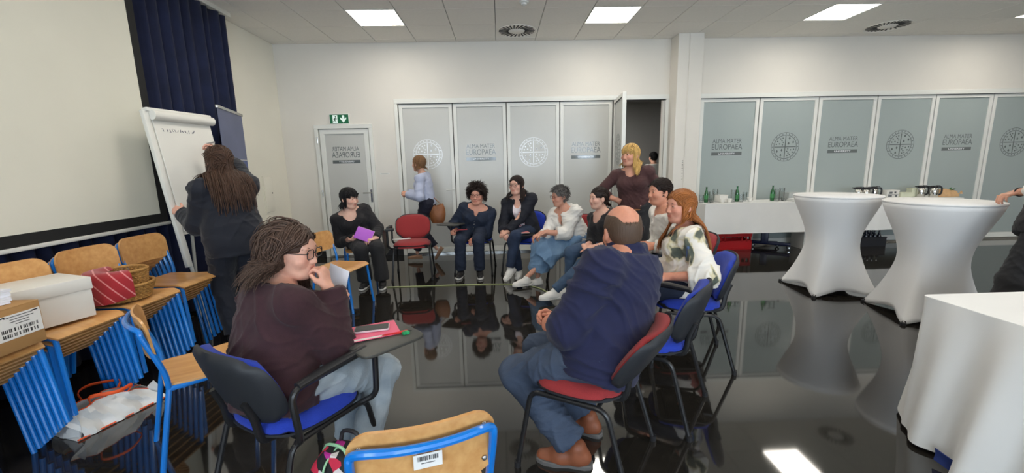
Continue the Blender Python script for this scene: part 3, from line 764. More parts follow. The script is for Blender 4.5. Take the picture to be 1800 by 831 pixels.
obj('foot_rail', MB().tube([(-.30, .10, .085), (.22, -.08, .085)], .028, 8), M_NAVYM, tb); obj('post', MB().box((-.12, .04, .19), (.10, .06, .20)), M_NAVYM, tb, bevel=.006)
obj('side_rail', MB().tube([(-.24, .16, .07), (.10, .17, .07)], .022, 8), M_NAVYM, tb)
for x, y in ((.20, -.08), (.10, .16), (-.27, .10)):
    wv = obj('castor', MB().lathe([(.0, -.012), (.032, -.012), (.034, 0), (.032, .012), (0, .012)], (x, y, .034), 16, R=rotx(90)), M_BLACKP, tb)
    obj('hub', MB().lathe([(.012, -.016), (.012, .016)], (x, y, .034), 10, R=rotx(90)), M_STEEL, wv)
M_DKP = mat('dark_crate_plastic', (.02, .022, .03), .35)
cb = thing('bottle_crate', 'dark crate on the floor under the coffee pot table', 'crate', (6.05, 6.58, 0))
sb = MB()
for s in (-1, 1): sb.box((0, s*.14, .07), (.42, .012, .14)); sb.box((s*.21, 0, .07), (.012, .28, .14))
obj('body', sb.box((0, 0, .01), (.42, .28, .02)), M_DKP, cb); obj('rim', MB().box((0, .14, .145), (.43, .02, .015)).box((0, -.14, .145), (.43, .02, .015)), M_DKP, cb)
M_GLASS = glass_mat('clear_glass', (.95, .96, .96), .04, .02)
M_GREEN = mat('green_bottle_glass', srgb(18, 92, 44), .08, spec=.8, coat=.5)
M_DBOT = mat('dark_bottle_glass', (.012, .016, .03), .08, spec=.8)
M_CHR = mat('polished_steel', srgb(205, 203, 198), .16, metal=1.0)
def bottle(loc, label, m, h=.25, r=.032, cat='bottle', group=None, cap=True):
    t = thing('bottle', label, cat, loc, 0, group)
    obj('body', MB().lathe([(r*.9, 0), (r, .006), (r, h*.55), (r*.8, h*.66), (r*.42, h*.80), (r*.38, h*.95), (r*.42, h*.97)], n=18), m, t)
    if cap: obj('cap', MB().lathe([(r*.45, h*.955), (r*.45, h), (0, h)], n=14), M_GREEN if m is M_GREEN else M_STEEL, t)
    obj('bottle_label', MB().lathe([(r*1.015, h*.2), (r*1.015, h*.46)], n=18), mat('green_label', srgb(70, 140, 84), .6) if m is M_GREEN else M_LABEL, t)
    return t
for i, x in enumerate((-.15, -.075, 0, .075, .15)):
    for j, y in enumerate((-.07, .06)):
        bottle((6.05+x, 6.58+y, .02), 'dark bottle in the %s row of the floor crate, %s from the left' % (('front', 'rear')[j], ('first', 'second', 'third', 'fourth', 'fifth')[i]), M_DBOT, .24, .030, group='bottles in the dark crate')
# ---- on the buffet
ZT = .787
for px, lab in ((1241, 'green glass bottle on the buffet nearest the red-haired woman'), (1295, 'green glass bottle on the buffet between the tumblers'), (1357, 'green glass bottle on the buffet beside the pilsner glasses')):
    p = U(px, 350, 6.42); bottle((p[0], 6.42, ZT), lab, M_GREEN, .24, .031, group='green water bottles')
def tumbler(px, Y, h, r, lab, stem=False):
    p = U(px, 345, Y); t = thing('drinking_glass', lab, 'glass', (p[0], Y, ZT), 0, 'glasses on the buffet')
    if stem:
        obj('bowl', MB().lathe([(.006, h*.45), (r*.8, h*.55), (r, h*.75), (r*.85, h), (r*.82, h), (r*.95, h*.75), (r*.75, h*.57), (0, h*.48)], n=18), M_GLASS, t)
        obj('stem', MB().lathe([(r*.9, 0), (r*.9, .004), (.006, .01), (.005, h*.45)], n=14), M_GLASS, t)
    else:
        obj('wall', MB().lathe([(r*.82, 0), (r, h), (r*.93, h), (r*.76, .012), (0, .012)], n=18), M_GLASS, t)
        obj('base', MB().lathe([(0, 0), (r*.82, 0), (r*.84, .012)], n=18), M_GLASS, t)
for px, Y, h, r, lab, st in ((1251, 6.36, .17, .036, 'tall clear glass right of the first green bottle', False), (1257, 6.50, .20, .040, 'stemmed glass behind the napkin holder', True), (1233, 6.40, .12, .034, 'clear tumbler left of the first green bottle', False),
        (1289, 6.38, .19, .036, 'tall clear glass left of the middle green bottle', False), (1303, 6.36, .12, .036, 'clear tumbler right of the middle green bottle', False), (1309, 6.48, .14, .032, 'clear tumbler behind the middle of the buffet', False),
        (1366, 6.36, .19, .036, 'left of two upturned pilsner glasses', False), (1374, 6.40, .20, .036, 'right of two upturned pilsner glasses', False), (1378, 6.34, .05, .038, 'short clear glass before the upturned glasses', False), (1248, 6.30, .07, .03, 'short clear glass at the front edge of the buffet', False)):
    tumbler(px, Y, h, r, lab, st)
M_WHITE = mat('white_china', srgb(236, 234, 228), .25, spec=.6)
def simple_box(name, px, Y, size, lab, cat, m, rz=0, z=ZT, parts=None):
    p = U(px, 345, Y); t = thing(name, lab, cat, (p[0], Y, z), rz); w, d, h = size
    obj('body', MB().box((0, 0, h/2), size), m, t, bevel=.004)
    obj('lid' if parts is None else parts, MB().box((0, 0, h+.003), (w+.006, d+.006, .012)), m, t, bevel=.003)
    return t
M_CARDW = mat('white_card', srgb(216, 214, 208), .7)
simple_box('napkin_holder', 1268, 6.46, (.15, .12, .10), 'white napkin box between the glasses on the buffet', 'box', M_WHITE, 12)
for px, Y, lab in ((1270, 6.30, 'white cup at the front of the buffet left of the middle bottle'), (1282, 6.32, 'white cup beside the tall glass on the buffet'), (1318, 6.40, 'white cup right of the middle green bottle')):
    p = U(px, 350, Y); t = thing('coffee_cup', lab, 'cup', (p[0], Y, ZT), 0, 'white cups on the buffet')
    obj('body', MB().lathe([(.022, 0), (.024, .006), (.042, .06), (.039, .06), (.02, .012), (0, .012)], n=18), M_WHITE, t)
    obj('handle', MB().tube(crom([(.036, 0, .05), (.058, 0, .046), (.056, 0, .022), (.03, 0, .016)], 4), .004, 6), M_WHITE, t)
simple_box('glass_tray', 1392, 6.50, (.20, .14, .11), 'pale box behind the upturned glasses on the buffet', 'box', mat('pale_grey_plastic', srgb(176, 180, 178), .5))
p = U(1397, 350, 6.34); nk = thing('napkin_pile', 'folded white napkins at the buffet end by the cocktail table', 'napkins', (p[0], 6.34, ZT), 10)
for k in range(3): obj('napkin', MB().box((.004*k, 0, .006+.012*k), (.17-.02*k, .15, .010), rotz(6*k)), M_CLOTH, nk, bevel=.003)
def pot(px, Y, lab):
    p = U(px, 345, Y); t = thing('coffee_pot', lab, 'coffee pot', (p[0], Y, ZT), -20, 'steel coffee pots')
    obj('body', MB().lathe([(.052, 0), (.056, .006), (.058, .10), (.050, .135), (.044, .15)], n=24), M_CHR, t)
    ld = obj('lid', MB().lathe([(.047, .146), (.048, .165), (.036, .182), (0, .186)], n=20), M_BLACKP, t)
    obj('lever', MB().box((.045, 0, .184), (.05, .02, .008)), M_BLACKP, ld, bevel=.002)
    obj('spout', MB().prism([(-.045, 0), (-.078, .022), (-.078, .030), (-.04, .030)], .03, (0, .015, .146), (1, 0, 0), (0, 0, 1)), M_BLACKP, t)
    obj('handle', MB().tube(crom([(.045, 0, .160), (.085, 0, .158), (.098, 0, .12), (.092, 0, .06), (.062, 0, .035)], 4), .008, 8, flat=1.6), M_BLACKP, t)
for px, Y, lab in ((1507, 6.42, 'steel coffee pot with black lid, leftmost on the buffet'), (1521, 6.36, 'steel coffee pot with black lid, second from the left'), (1535, 6.44, 'steel coffee pot with black lid beside the printed carton'),
                   (1617, 6.44, 'steel coffee pot with black lid behind the cream cartons'), (1640, 6.36, 'steel coffee pot with large black handle beside the paper bag')): pot(px, Y, lab)
t = simple_box('wooden_tray', 1480, 6.44, (.26, .18, .045), 'low wooden box on the buffet left of the coffee pots', 'box', M_PLY)
t = simple_box('printed_carton', 1563, 6.42, (.20, .12, .115), 'white printed carton between the coffee pots', 'box', M_CARDW)
obj('print', MB().box((-.04, -.0645, .085), (.05, .001, .03)).box((.03, -.0645, .09), (.03, .001, .025)).box((-.05, -.0645, .035), (.06, .001, .025)).box((.05, -.0645, .035), (.03, .001, .03)).box((.0, -.0645, .06), (.17, .001, .004)), mat('print_dark', srgb(96, 100, 102), .7), t, smooth=0)
simple_box('sugar_carton', 1588, 6.40, (.20, .12, .075), 'low cream carton right of the printed carton', 'box', mat('cream_card', srgb(206, 208, 184), .7))
simple_box('sugar_carton', 1604, 6.52, (.14, .10, .13), 'taller cream carton behind the low cream carton', 'box', mat('cream_card', srgb(206, 208, 184), .7))
p = U(1664, 345, 6.42)
pb = thing('paper_bag', 'crumpled brown paper bag lying on the buffet', 'paper bag', (p[0], 6.42, ZT), 4)
M_KRAFT = mat('kraft_paper', srgb(196, 158, 116), .85, var=.15, vs=14, bump=.4, bs=30)
G = np.zeros((14, 12, 3)); r_ = np.random.default_rng(4)
for i, u in enumerate(np.linspace(-1, 1, 14)):
    for j, a in enumerate(np.linspace(0, math.pi, 12)):
        q = (1-.75*abs(u)**4); G[i, j] = (u*.19, -math.cos(a)*.08*q, max(0, math.sin(a)*(.115-.03*u)*q+r_.normal()*.004*(0 < j < 11)))
obj('body', MB().sheet(G[::-1], .003), M_KRAFT, pb, smooth=30)
obj('folded_top', MB().sheet(np.array([[(.185+.03*u, -.05+.10*v, .02+.05*u*math.sin(v*7)+.02) for v in np.linspace(0, 1, 10)] for u in np.linspace(0, 1, 4)]), .002), M_KRAFT, pb)
p = U(1703, 345, 6.40)
pl = thing('small_plant', 'small green plant at the end of the buffet', 'plant', (p[0]-.30, 6.45, ZT))
obj('pot', MB().lathe([(.03, 0), (.042, .06), (.038, .06), (.03, .02), (0, .02)], n=16), M_WHITE, pl)
M_LEAF = mat('leaf_green', srgb(62, 110, 62), .5, var=.3, vs=20)
for k in range(11):
    a = k*2.4; d = V(math.cos(a), math.sin(a), 0); L = .07+.05*random.random(); hh = .09+.05*random.random()
    G = np.zeros((5, 3, 3))
    for i, u in enumerate(np.linspace(0, 1, 5)):
        w = .016*math.sin(math.pi*min(1, u*.9+.08)); c = V(0, 0, .05)+d*L*u+V(0, 0, hh*u*(1-.35*u)); s = V(-d[1], d[0], 0)
        for j, v in enumerate((-1, 0, 1)): G[i, j] = c+s*w*v
    obj('leaf', MB().sheet(G, .001), M_LEAF, pl, smooth=60)

# ---- flip chart
A = V(-2.885, 3.609, 1.92); Bq = V(-2.80, 4.229, 1.92)
ex_ = nrm(Bq-A); nf = V(ex_[1], -ex_[0], 0); tilt = 8*D2R
dn = V(nf[0]*math.sin(tilt), nf[1]*math.sin(tilt), -math.cos(tilt)); nn = np.cross(ex_, -dn); nn = nn if nn[0] > 0 else -nn
Wd = np.linalg.norm(Bq-A)
fc_o = V(A[0], A[1], 0); fo = thing('flip_chart', 'white flip chart easel with paper pad by the curtain', 'flip chart', (A[0], A[1], 0))
def fp(u, v, w): return A+ex_*u+dn*v+nn*w-fc_o
M_FCW = mat('flipchart_white', srgb(222, 221, 214), .4); M_PAPER = mat('flipchart_paper', srgb(226, 224, 216), .75, var=.015, vs=3)
def slab(u0, u1, v0, v1, w0, w1):
    b = MB(); P8 = [fp(u, v, w) for w in (w0, w1) for v in (v0, v1) for u in (u0, u1)]
    return b.add(P8, [(0, 2, 3, 1), (4, 5, 7, 6), (0, 1, 5, 4), (2, 6, 7, 3), (0, 4, 6, 2), (1, 3, 7, 5)])
obj('board', slab(0, Wd, 0, 1.02, -.02, 0), M_FCW, fo, bevel=.004)
obj('paper_pad', slab(.03, Wd-.01, .04, .99, .001, .012), M_PAPER, fo, bevel=.002, seg=1)
obj('side_rail', slab(-.03, .02, -.03, 1.30, -.022, .012), M_FCW, fo, bevel=.004)
n = 30; b = MB()
b.tube([fp(u, .01, .03) for u in np.linspace(.02, Wd+.005, 12)], .040, 16)
obj('paper_roll', b, M_PAPER, fo, smooth=50); obj('clamp_bar', slab(-.01, Wd+.01, -.05, -.02, -.02, .03), M_FCW, fo, bevel=.004)
for u, nm in ((.02, 0), (Wd-.02, 1)):
    q = fp(u, .95, -.012); e = q+dn*(A[2]-.95*math.cos(tilt))/math.cos(tilt)
    e = e*(1, 1, 0)
    obj('leg', MB().tube([q, e+V(0, 0, .01)], .014, 10), M_FCW, fo)
q = fp(Wd/2, .2, -.03); obj('leg', MB().tube([q, V(q[0]-.10, q[1], .01)], .013, 10), M_FCW, fo)
sc_ = MB(); rr = np.random.default_rng(12); u = .09
while u < .42:
    if rr.random() < .16: u += .022; continue
    m = rr.integers(3, 5); pts = [fp(u+rr.uniform(0, .018), .125+rr.uniform(-.017, .017), .0135) for _ in range(m)]
    sc_.tube(pts, .0016, 5); u += .024
obj('handwriting', sc_, mat('marker_ink', srgb(62, 66, 96), .6), fo)
FC_HAND = fp(.46, .19, .03)+fc_o; FC_LEFT = fp(-.02, .83, .0)+fc_o; FC_N = nn

# ---- roll-up banner
Bn, Bf = V(-2.79, 4.36, 0), V(-3.03, 5.17, 0); bx = nrm(Bf-Bn); bw = np.linalg.norm(Bf-Bn); bnrm = V(bx[1], -bx[0], 0)
bo = thing('roll_up_banner', 'dark blue roll-up banner with white lettering before the curtain', 'banner', Bn)
M_BAN = mat('banner_blue', srgb(44, 62, 122), .45, col2=srgb(62, 82, 146), vs=1.5, spec=.6)
M_BAN2 = mat('banner_grey_blue', srgb(84, 92, 128), .40, var=.12, vs=3, spec=.6)
def bp(u, z, w): return bx*u+V(0, 0, z)+bnrm*w
def bslab(u0, u1, z0, z1, w0, w1): return MB().add([bp(u, z, w) for w in (w0, w1) for z in (z0, z1) for u in (u0, u1)], [(0, 2, 3, 1), (4, 5, 7, 6), (0, 1, 5, 4), (2, 6, 7, 3), (0, 4, 6, 2), (1, 3, 7, 5)])
obj('base', bslab(0, bw, 0, .07, -.06, .06), M_STEEL, bo, bevel=.01); obj('sheet', bslab(.01, bw-.01, .06, 1.56, -.001, .001), M_BAN, bo, smooth=0)
obj('upper_print', bslab(.01, bw-.01, 1.56, 2.07, -.001, .001), M_BAN2, bo, smooth=0)
obj('top_bar', bslab(0, bw, 2.065, 2.095, -.012, .012), M_STEEL, bo, bevel=.004); obj('pole', MB().tube([bp(bw/2, .05, -.03), bp(bw/2, 2.07, -.03)], .010, 8), M_STEEL, bo)
obj('white_rule', bslab(.02, bw-.02, 1.556, 1.564, .001, .0022), M_LABEL, bo, smooth=0)
lt = MB()
for txt, sz, z in (('ALMA MATER', .085, .985), ('EUROPAEA', .12, .86)): put_text(lt, txt, sz, bp(bw*.60, z, .003), bx, V(0, 0, 1), bold=.001)
for z, w in ((.935, .52), (.79, .52)): lt.add(bslab(bw*.60-w/2, bw*.60+w/2, z-.002, z+.002, .0012, .003).verts(), [(0, 2, 3, 1), (4, 5, 7, 6)])
put_text(lt, '- 2002 -', .05, bp(bw*.60, .745, .003), bx, V(0, 0, 1), bold=.001)
obj('lettering', lt, mat('banner_white', srgb(206, 210, 222), .6), bo, smooth=0)

# ---- things on the chair stacks
M_BOXB = mat('brown_cardboard', srgb(176, 134, 84), .8, var=.06, vs=3, bump=.06, bs=120, stretch=(1, 1, 3))
c = V(-2.465, 1.825, SEAT_TOP[0][2]+.006)
cb_ = thing('cardboard_box', 'brown cardboard box with shipping label on the nearest chair stack', 'box', c, 0)
w, d, h = .34, .42, .205
obj('body', MB().box((0, 0, h/2), (w, d, h)), M_BOXB, cb_, bevel=.003); obj('flap', MB().box((-.085, 0, h+.002), (w/2-.002, d, .004)).box((.085, 0, h+.002), (w/2-.002, d, .004)), M_BOXB, cb_)
lab_ = obj('shipping_label', MB().box((w/2+.001, .112, .118), (.001, .185, .115)), M_LABEL, cb_, smooth=0)
pr_ = MB(); 
for k, z in enumerate((.165, .152, .140, .128)): pr_.box((w/2+.0018, .112+.012*(k % 2), z), (.0004, .12-.02*k, .003))
pr_.box((w/2+.0018, .042, .170), (.0004, .03, .006)); pr_.box((w/2+.0018, .182, .168), (.0004, .025, .006))
for z in (.104, .080):
    y = .035
    while y < .187:
        ww_ = random.choice((.0015, .003, .0045)); pr_.box((w/2+.0018, y, z), (.0004, ww_, .017)); y += ww_+random.choice((.0015, .003, .008))
obj('label_print', pr_, M_INK, lab_, smooth=0)
c = V(-2.60, 2.245, SEAT_TOP[1][2]+.006)
wb_ = thing('archive_box', 'white carton with lid on the second chair stack', 'box', c, -21)
w, d, h = .31, .42, .225
obj('body', MB().box((0, 0, h/2), (w, d, h)), mat('white_card_box', srgb(222, 219, 212), .7, var=.02, vs=3), wb_, bevel=.003)
obj('lid', MB().box((0, 0, h-.03), (w+.012, d+.012, .07)), mat('white_card_box', (1, 1, 1)), wb_, bevel=.004)
pp = thing('paper_stack', 'stack of white paper sheets lying on top of the cardboard box', 'paper', V(-2.50, 1.86, SEAT_TOP[0][2]+.006+.212), -12)
for k in range(6): obj('sheet', MB().box((.003*(k % 3), .004*(k % 2), .005+.011*k), (.21, .297, .010), rotz(2*k-4)), mat('office_paper', srgb(226, 228, 236), .7), pp, smooth=0)
# basket + cloth
c = V(-2.50, 2.70, SEAT_TOP[2][2]+.004)
M_WICK = mat('wicker', srgb(176, 130, 70), .6, var=.25, vs=60, bump=.2, bs=80)
bs = thing('wicker_basket', 'wide low wicker basket on the third chair stack', 'basket', c)
def weave_basket(bs, r0, r1, h, z0, n):
    ribs = MB()
    for k in range(30):
        a = k/30*2*math.pi; ribs.tube([((r0+(r1-r0)*t)*math.cos(a), (r0+(r1-r0)*t)*math.sin(a), z0+.005+(h-.01)*t) for t in (0, .5, 1)], .004, 5)
    obj('ribs', ribs, M_WICK, bs); wv = MB()
    for j in range(n):
        t = j/(n-1); R = r0+.003+(r1-r0)*t; m = 60
        wv.tube([((R+.005*math.cos(q*math.pi+j*math.pi))*math.cos(q/m*2*math.pi), (R+.005*math.cos(q*math.pi+j*math.pi))*math.sin(q/m*2*math.pi), z0+.008+(h-.014)*t) for q in range(m)], .0062, 5, closed=True)
    obj('weave', wv, M_WICK, bs); obj('rim', MB().tube([(r1*1.03*math.cos(q/36*2*math.pi), r1*1.03*math.sin(q/36*2*math.pi), z0+h) for q in range(36)], .010, 8, closed=True), M_WICK, bs)
    obj('bottom', MB().lathe([(0, z0+.003), (r0, z0+.003), (r0, z0+.009), (0, z0+.009)], n=24), M_WICK, bs)
weave_basket(bs, .135, .162, .10, 0, 8)
bs2 = thing('wicker_basket', 'smaller wicker basket nested in the wide one on the third chair stack', 'basket', c+V(.0, .02, .0))
weave_basket(bs2, .105, .125, .175, .012, 13)
def stripes_mat():
    m = mat('red_striped_cloth', srgb(158, 28, 38), .8, sheen=.3, bump=.1, bs=200); nt = m.node_tree; N = nt.nodes; L = nt.links
    w = N.new('ShaderNodeTexWave'); w.inputs['Scale'].default_value = 7.5; w.inputs['Distortion'].default_value = .6; w.bands_direction = 'DIAGONAL'
    tc = N.new('ShaderNodeTexCoord'); L.new(tc.outputs['Object'], w.inputs['Vector'])
    r = N.new('ShaderNodeValToRGB'); r.color_ramp.elements[0].position = .93; r.color_ramp.elements[0].color = (*srgb(158, 28, 38), 1); r.color_ramp.elements[1].position = .97; r.color_ramp.elements[1].color = (*srgb(212, 130, 130), 1)
    L.new(w.outputs['Fac'], r.inputs[0]); L.new(r.outputs[0], N['Principled BSDF'].inputs['Base Color']); return m
G = np.zeros((20, 22, 3))
for i, u in enumerate(np.linspace(-1, 1, 20)):
    for j, v in enumerate(np.linspace(0, 1, 22)):
        a = -118*D2R+u*88*D2R; rim = .172
        if v < .3: R = rim*(.35+.65*v/.3); z = .185+.02*math.sin(v*9)-.0*u
        else: R = rim+.012+.018*math.sin((v-.3)*3)+.009*math.sin(u*9+v*3); z = .185-(v-.3)*(.25-.05*u*u)
        G[i, j] = (R*math.cos(a), R*math.sin(a), max(z, .006))
tag(obj('checked_cloth', MB().sheet(G, .003), stripes_mat(), smooth=60, off=(0, 0, 0)), 'red striped cloth hanging over the rim of the wicker basket', 'cloth').location = c
# ---- shopping bag on the floor
M_BAGW = mat('white_plastic_bag', srgb(214, 214, 212), .45, var=.05, vs=6, bump=.25, bs=14); M_ORG = mat('orange_webbing', srgb(226, 84, 30), .55)
bg = thing('shopping_bag', 'collapsed white shopping bag with orange handles under the chair stacks', 'bag', (-2.41, 2.37, 0), 72); bg.scale = (.82, .82, .95)
def crump(u, v, s): return .020*math.sin(7*u+s)*math.cos(5*v+s*2)+.012*math.sin(13*u+4*v+s)
for k, (y0, y1, z0, z1, s) in enumerate(((-.16, -.08, .0, .16, 1), (.14, .05, .0, .15, 2.3))):
    G = np.array([[(-.26+.52*u+.03*math.sin(v*4+s), y0+(y1-y0)*v+crump(u*2, v, s), .004+z0+(z1-z0)*v*(1-.35*(u-.4)**2*4)) for v in np.linspace(0, 1, 10)] for u in np.linspace(0, 1, 18)])
    pn = obj('panel', MB().sheet(G if k else G[::-1], .002), M_BAGW, bg, smooth=25)
    obj('hem', MB().tube(G[:, -1], .005, 6, flat=.5), M_ORG, pn)
    m0 = G[5, -1]; m1 = G[12, -1]; sg = -1 if k == 0 else 1
    obj('handle', MB().tube(crom([m0, m0+V(.0, sg*.02, .05), (m0+m1)/2+V(0, sg*.09, .05), m1+V(.02, sg*.02, .04), m1], 5), .011, 8, flat=.35), M_ORG, bg)
for s in (-1, 1):
    G = np.array([[(s*(.26-.02*v)+.02*math.sin(9*u+v*3), -.16+.30*u+(.04-.08*u)*v, .004+.14*v*(1-.5*math.sin(u*math.pi))) for v in np.linspace(0, 1, 7)] for u in np.linspace(0, 1, 10)])
    obj('gusset', MB().sheet(G if s > 0 else G[::-1], .002), M_BAGW, bg, smooth=25)
obj('bottom', MB().box((0, 0, .004), (.54, .32, .004)), M_BAGW, bg); obj('seam', MB().tube([(-.27, -.16, .008), (.27, -.16, .008)], .005, 6), M_ORG, bg)
# ---- backpack behind the front chair
def pattern_mat():
    m = mat('floral_print', (.02, .02, .025), .7, bump=.1, bs=200); nt = m.node_tree; N = nt.nodes; L = nt.links
    tc = N.new('ShaderNodeTexCoord'); v = N.new('ShaderNodeTexVoronoi'); v.inputs['Scale'].default_value = 26; L.new(tc.outputs['Object'], v.inputs['Vector'])
    s = N.new('ShaderNodeSeparateColor'); L.new(v.outputs['Color'], s.inputs[0]); r = N.new('ShaderNodeValToRGB'); r.color_ramp.interpolation = 'CONSTANT'; e = r.color_ramp.elements
    e[0].position = 0; e[0].color = (.012, .012, .014, 1); e[1].position = .45; e[1].color = (*srgb(176, 40, 140), 1)
    for p, c_ in ((.58, srgb(196, 40, 70)), (.70, (.015, .015, .017)), (.80, srgb(90, 120, 80)), (.90, srgb(214, 206, 206))): q = e.new(p); q.color = (*c_, 1)
    L.new(s.outputs[0], r.inputs[0]); L.new(r.outputs[0], N['Principled BSDF'].inputs['Base Color']); return m
M_FLOR = pattern_mat()
bk = thing('backpack', 'black backpack with pink floral print and pale green piping', 'backpack', (-.625, 1.43, 0), 70)
b = MB(); G = np.zeros((15, 24, 3))
for i, t in enumerate(np.linspace(0, 1, 15)):
    k = 1-.55*max(0, t-.55)**2/.2025; k *= .88+.12*min(1, t*6)
    for j in range(24):
        a = j/23*2*math.pi; ca, sa = math.cos(a), math.sin(a); e = .55
        G[i, j] = (.10*k*abs(ca)**e*np.sign(ca), .145*k*abs(sa)**e*np.sign(sa), .005+.40*t)
obj('body', b.sheet(G[:, ::-1], 0).add(G[-1, :-1], [tuple(range(23))]), [M_FLOR], bk, smooth=50)
pip = MB()
for y in (-.10, .02): pip.tube(crom([(-.105, y, .05), (-.108, y, .2), (-.10, y, .30), (-.07, y, .38), (0, y, .408)], 5), .004, 6)
pip.tube(crom([(-.07, -.10, .36), (-.02, -.03, .416), (0, .06, .41), (.02, .11, .36)], 5), .006, 6)
obj('piping', pip, mat('pale_green_piping', srgb(150, 200, 160), .6), bk); obj('top_handle', MB().tube(crom([(.04, -.04, .40), (.05, -.03, .44), (.05, .03, .44), (.04, .04, .40)], 4), .008, 6), M_BLACKP, bk)
obj('front_pocket', MB().ell((-.10, -.03, .14), (.035, .105, .11), 16, 10), M_FLOR, bk)
# ---- on the writing tablet of the burgundy woman
bz = .696; bc0 = V(-.93, 1.72, 0); Rb = rotz(59)
def tabp(x, y, z): return bc0+Rb@V(x, y, 0)+V(0, 0, z)
nb = thing('notebook', 'pink notebook on the writing tablet in front of the woman in burgundy', 'notebook', tabp(.27, -.215, bz), 59-35)
obj('cover', MB().box((0, 0, .013), (.22, .155, .003)).box((0, 0, .0015), (.22, .155, .003)), mat('pink_cover', srgb(222, 92, 122), .5), nb, bevel=.001, seg=1)
obj('pages', MB().box((0, .001, .007), (.216, .150, .009)), mat('cream_pages', srgb(226, 214, 196), .8), nb, smooth=0)
ph = thing('smartphone', 'dark smartphone lying on the pink notebook', 'phone', tabp(.27, -.21, bz+.0155), 59-46)
obj('case', MB().prism(rrect(.155, .075, .012), .008), mat('pale_pink_case', srgb(206, 178, 184), .4), ph, bevel=.002); obj('screen', MB().prism(rrect(.147, .068, .010), .0012, (0, 0, .008)), mat('phone_glass', (.012, .013, .016), .08, spec=.6), ph)
pn = thing('pencil_case', 'red pen beside the pink notebook', 'pen', tabp(.30, -.325, bz), 59-40)
obj('barrel', MB().tube([(-.08, 0, .007), (.055, 0, .007)], .0065, 10), mat('red_pen', srgb(206, 44, 40), .4), pn); obj('tip', MB().tube([(.055, 0, .007), (.075, 0, .007)], [.006, .0015], 8), M_BLACKP, pn)
er = thing('eraser', 'small green eraser beside the red pen on the writing tablet', 'eraser', tabp(.325, -.365, bz), 40)
obj('body', MB().box((0, 0, .006), (.032, .022, .012)), mat('green_rubber', srgb(20, 142, 84), .6), er, bevel=.003); obj('sleeve', MB().box((.008, 0, .006), (.014, .0235, .0132)), mat('green_sleeve', srgb(34, 166, 100), .6), er)
# ---- cord on the floor
cd = obj('cord', MB().tube(crom([(-1.40, 4.90, .006), (-.9, 4.90, .006), (-.2, 4.90, .006), (.15, 4.86, .006), (.40, 4.72, .006), (.52, 4.5, .006)], 6), .0055, 6), mat('yellow_green_cord', srgb(176, 184, 132), .7), smooth=60)
tag(cd, 'yellowish cord lying stretched across the black floor', 'cord')

ws = thing('paper_strip', 'white paper strip lying at the back of the empty red chair seat', 'paper', (-1.33, 5.50, .486), 5)
obj('strip', MB().box((0, 0, .006), (.24, .045, .010), roty(-2)), M_LABEL, ws, bevel=.002); obj('clip', MB().box((.115, 0, .011), (.02, .03, .012)), M_INK, ws)
# ================================================================ people: implicit-surface bodies and clothes
def RC(a, b, ra, rb=None, k=.03, ax=None, s=1.0, op='u'): return ('rc', np.asarray(a, float), np.asarray(b, float), ra, ra if rb is None else rb, ax, s, k, op)
def CC(a, b, ra, rb=None, k=.03): return ('cc', np.asarray(a, float), np.asarray(b, float), ra, ra if rb is None else rb, None, 1.0, k, 'u')
def EL(c, rad, R=None, k=.03, op='u'): return ('el', np.asarray(c, float), np.eye(3) if R is None else np.asarray(R, float), np.asarray(rad, float), k, op)
def PL(p, n, k=.004): return ('pl', np.asarray(p, float), nrm(n), k, 'i')
def pdist(q, P):
    if q[0] in ('rc', 'cc'):
        _, a, b, ra, rb, ax, s, k, op = q; d = P-a; ba = b-a
        cap = (P-b)@(ba/max(np.linalg.norm(ba), 1e-9)) if q[0] == 'cc' else None
        if ax is not None:
            m = 1.0/s-1.0; d = d+(d@ax)[..., None]*ax*m; ba = ba+(ba@ax)*ax*m
        t = np.clip((d@ba)/max(ba@ba, 1e-9), 0, 1)
        v = np.sqrt(((d-t[..., None]*ba)**2).sum(-1))-(ra+(rb-ra)*t)
        if cap is not None: v = np.maximum(v, cap)
        return v*(.5+.5*s) if ax is not None else v
    if q[0] == 'el':
        _, c, R, r, k, op = q; d = (P-c)@R           # R columns = local axes
        k0 = np.sqrt(((d/r)**2).sum(-1)); k1 = np.sqrt(((d/(r*r))**2).sum(-1)); return k0*(k0-1)/np.maximum(k1, 1e-9)
    return (P-q[1])@q[2]
def combine(F0, d, q):
    k, op = q[-2], q[-1]
    if op == 'u': h = np.maximum(k-np.abs(F0-d), 0)/k; return np.minimum(F0, d)-h*h*k*.25
    e = -d if op == 's' else d; h = np.maximum(k-np.abs(F0-e), 0)/k; return np.maximum(F0, e)+h*h*k*.25
def field(prims, P):
    v = np.full(P.shape[:-1], 9.0)
    for q in prims: v = combine(v, pdist(q, P), q)
    return v
def bbox(q):
    if q[0] in ('rc', 'cc'):
        r = max(q[3], q[4])*max(1, q[6]); return np.minimum(q[1], q[2])-r, np.maximum(q[1], q[2])+r
    e = np.abs(q[2])@q[3]; return q[1]-e, q[1]+e
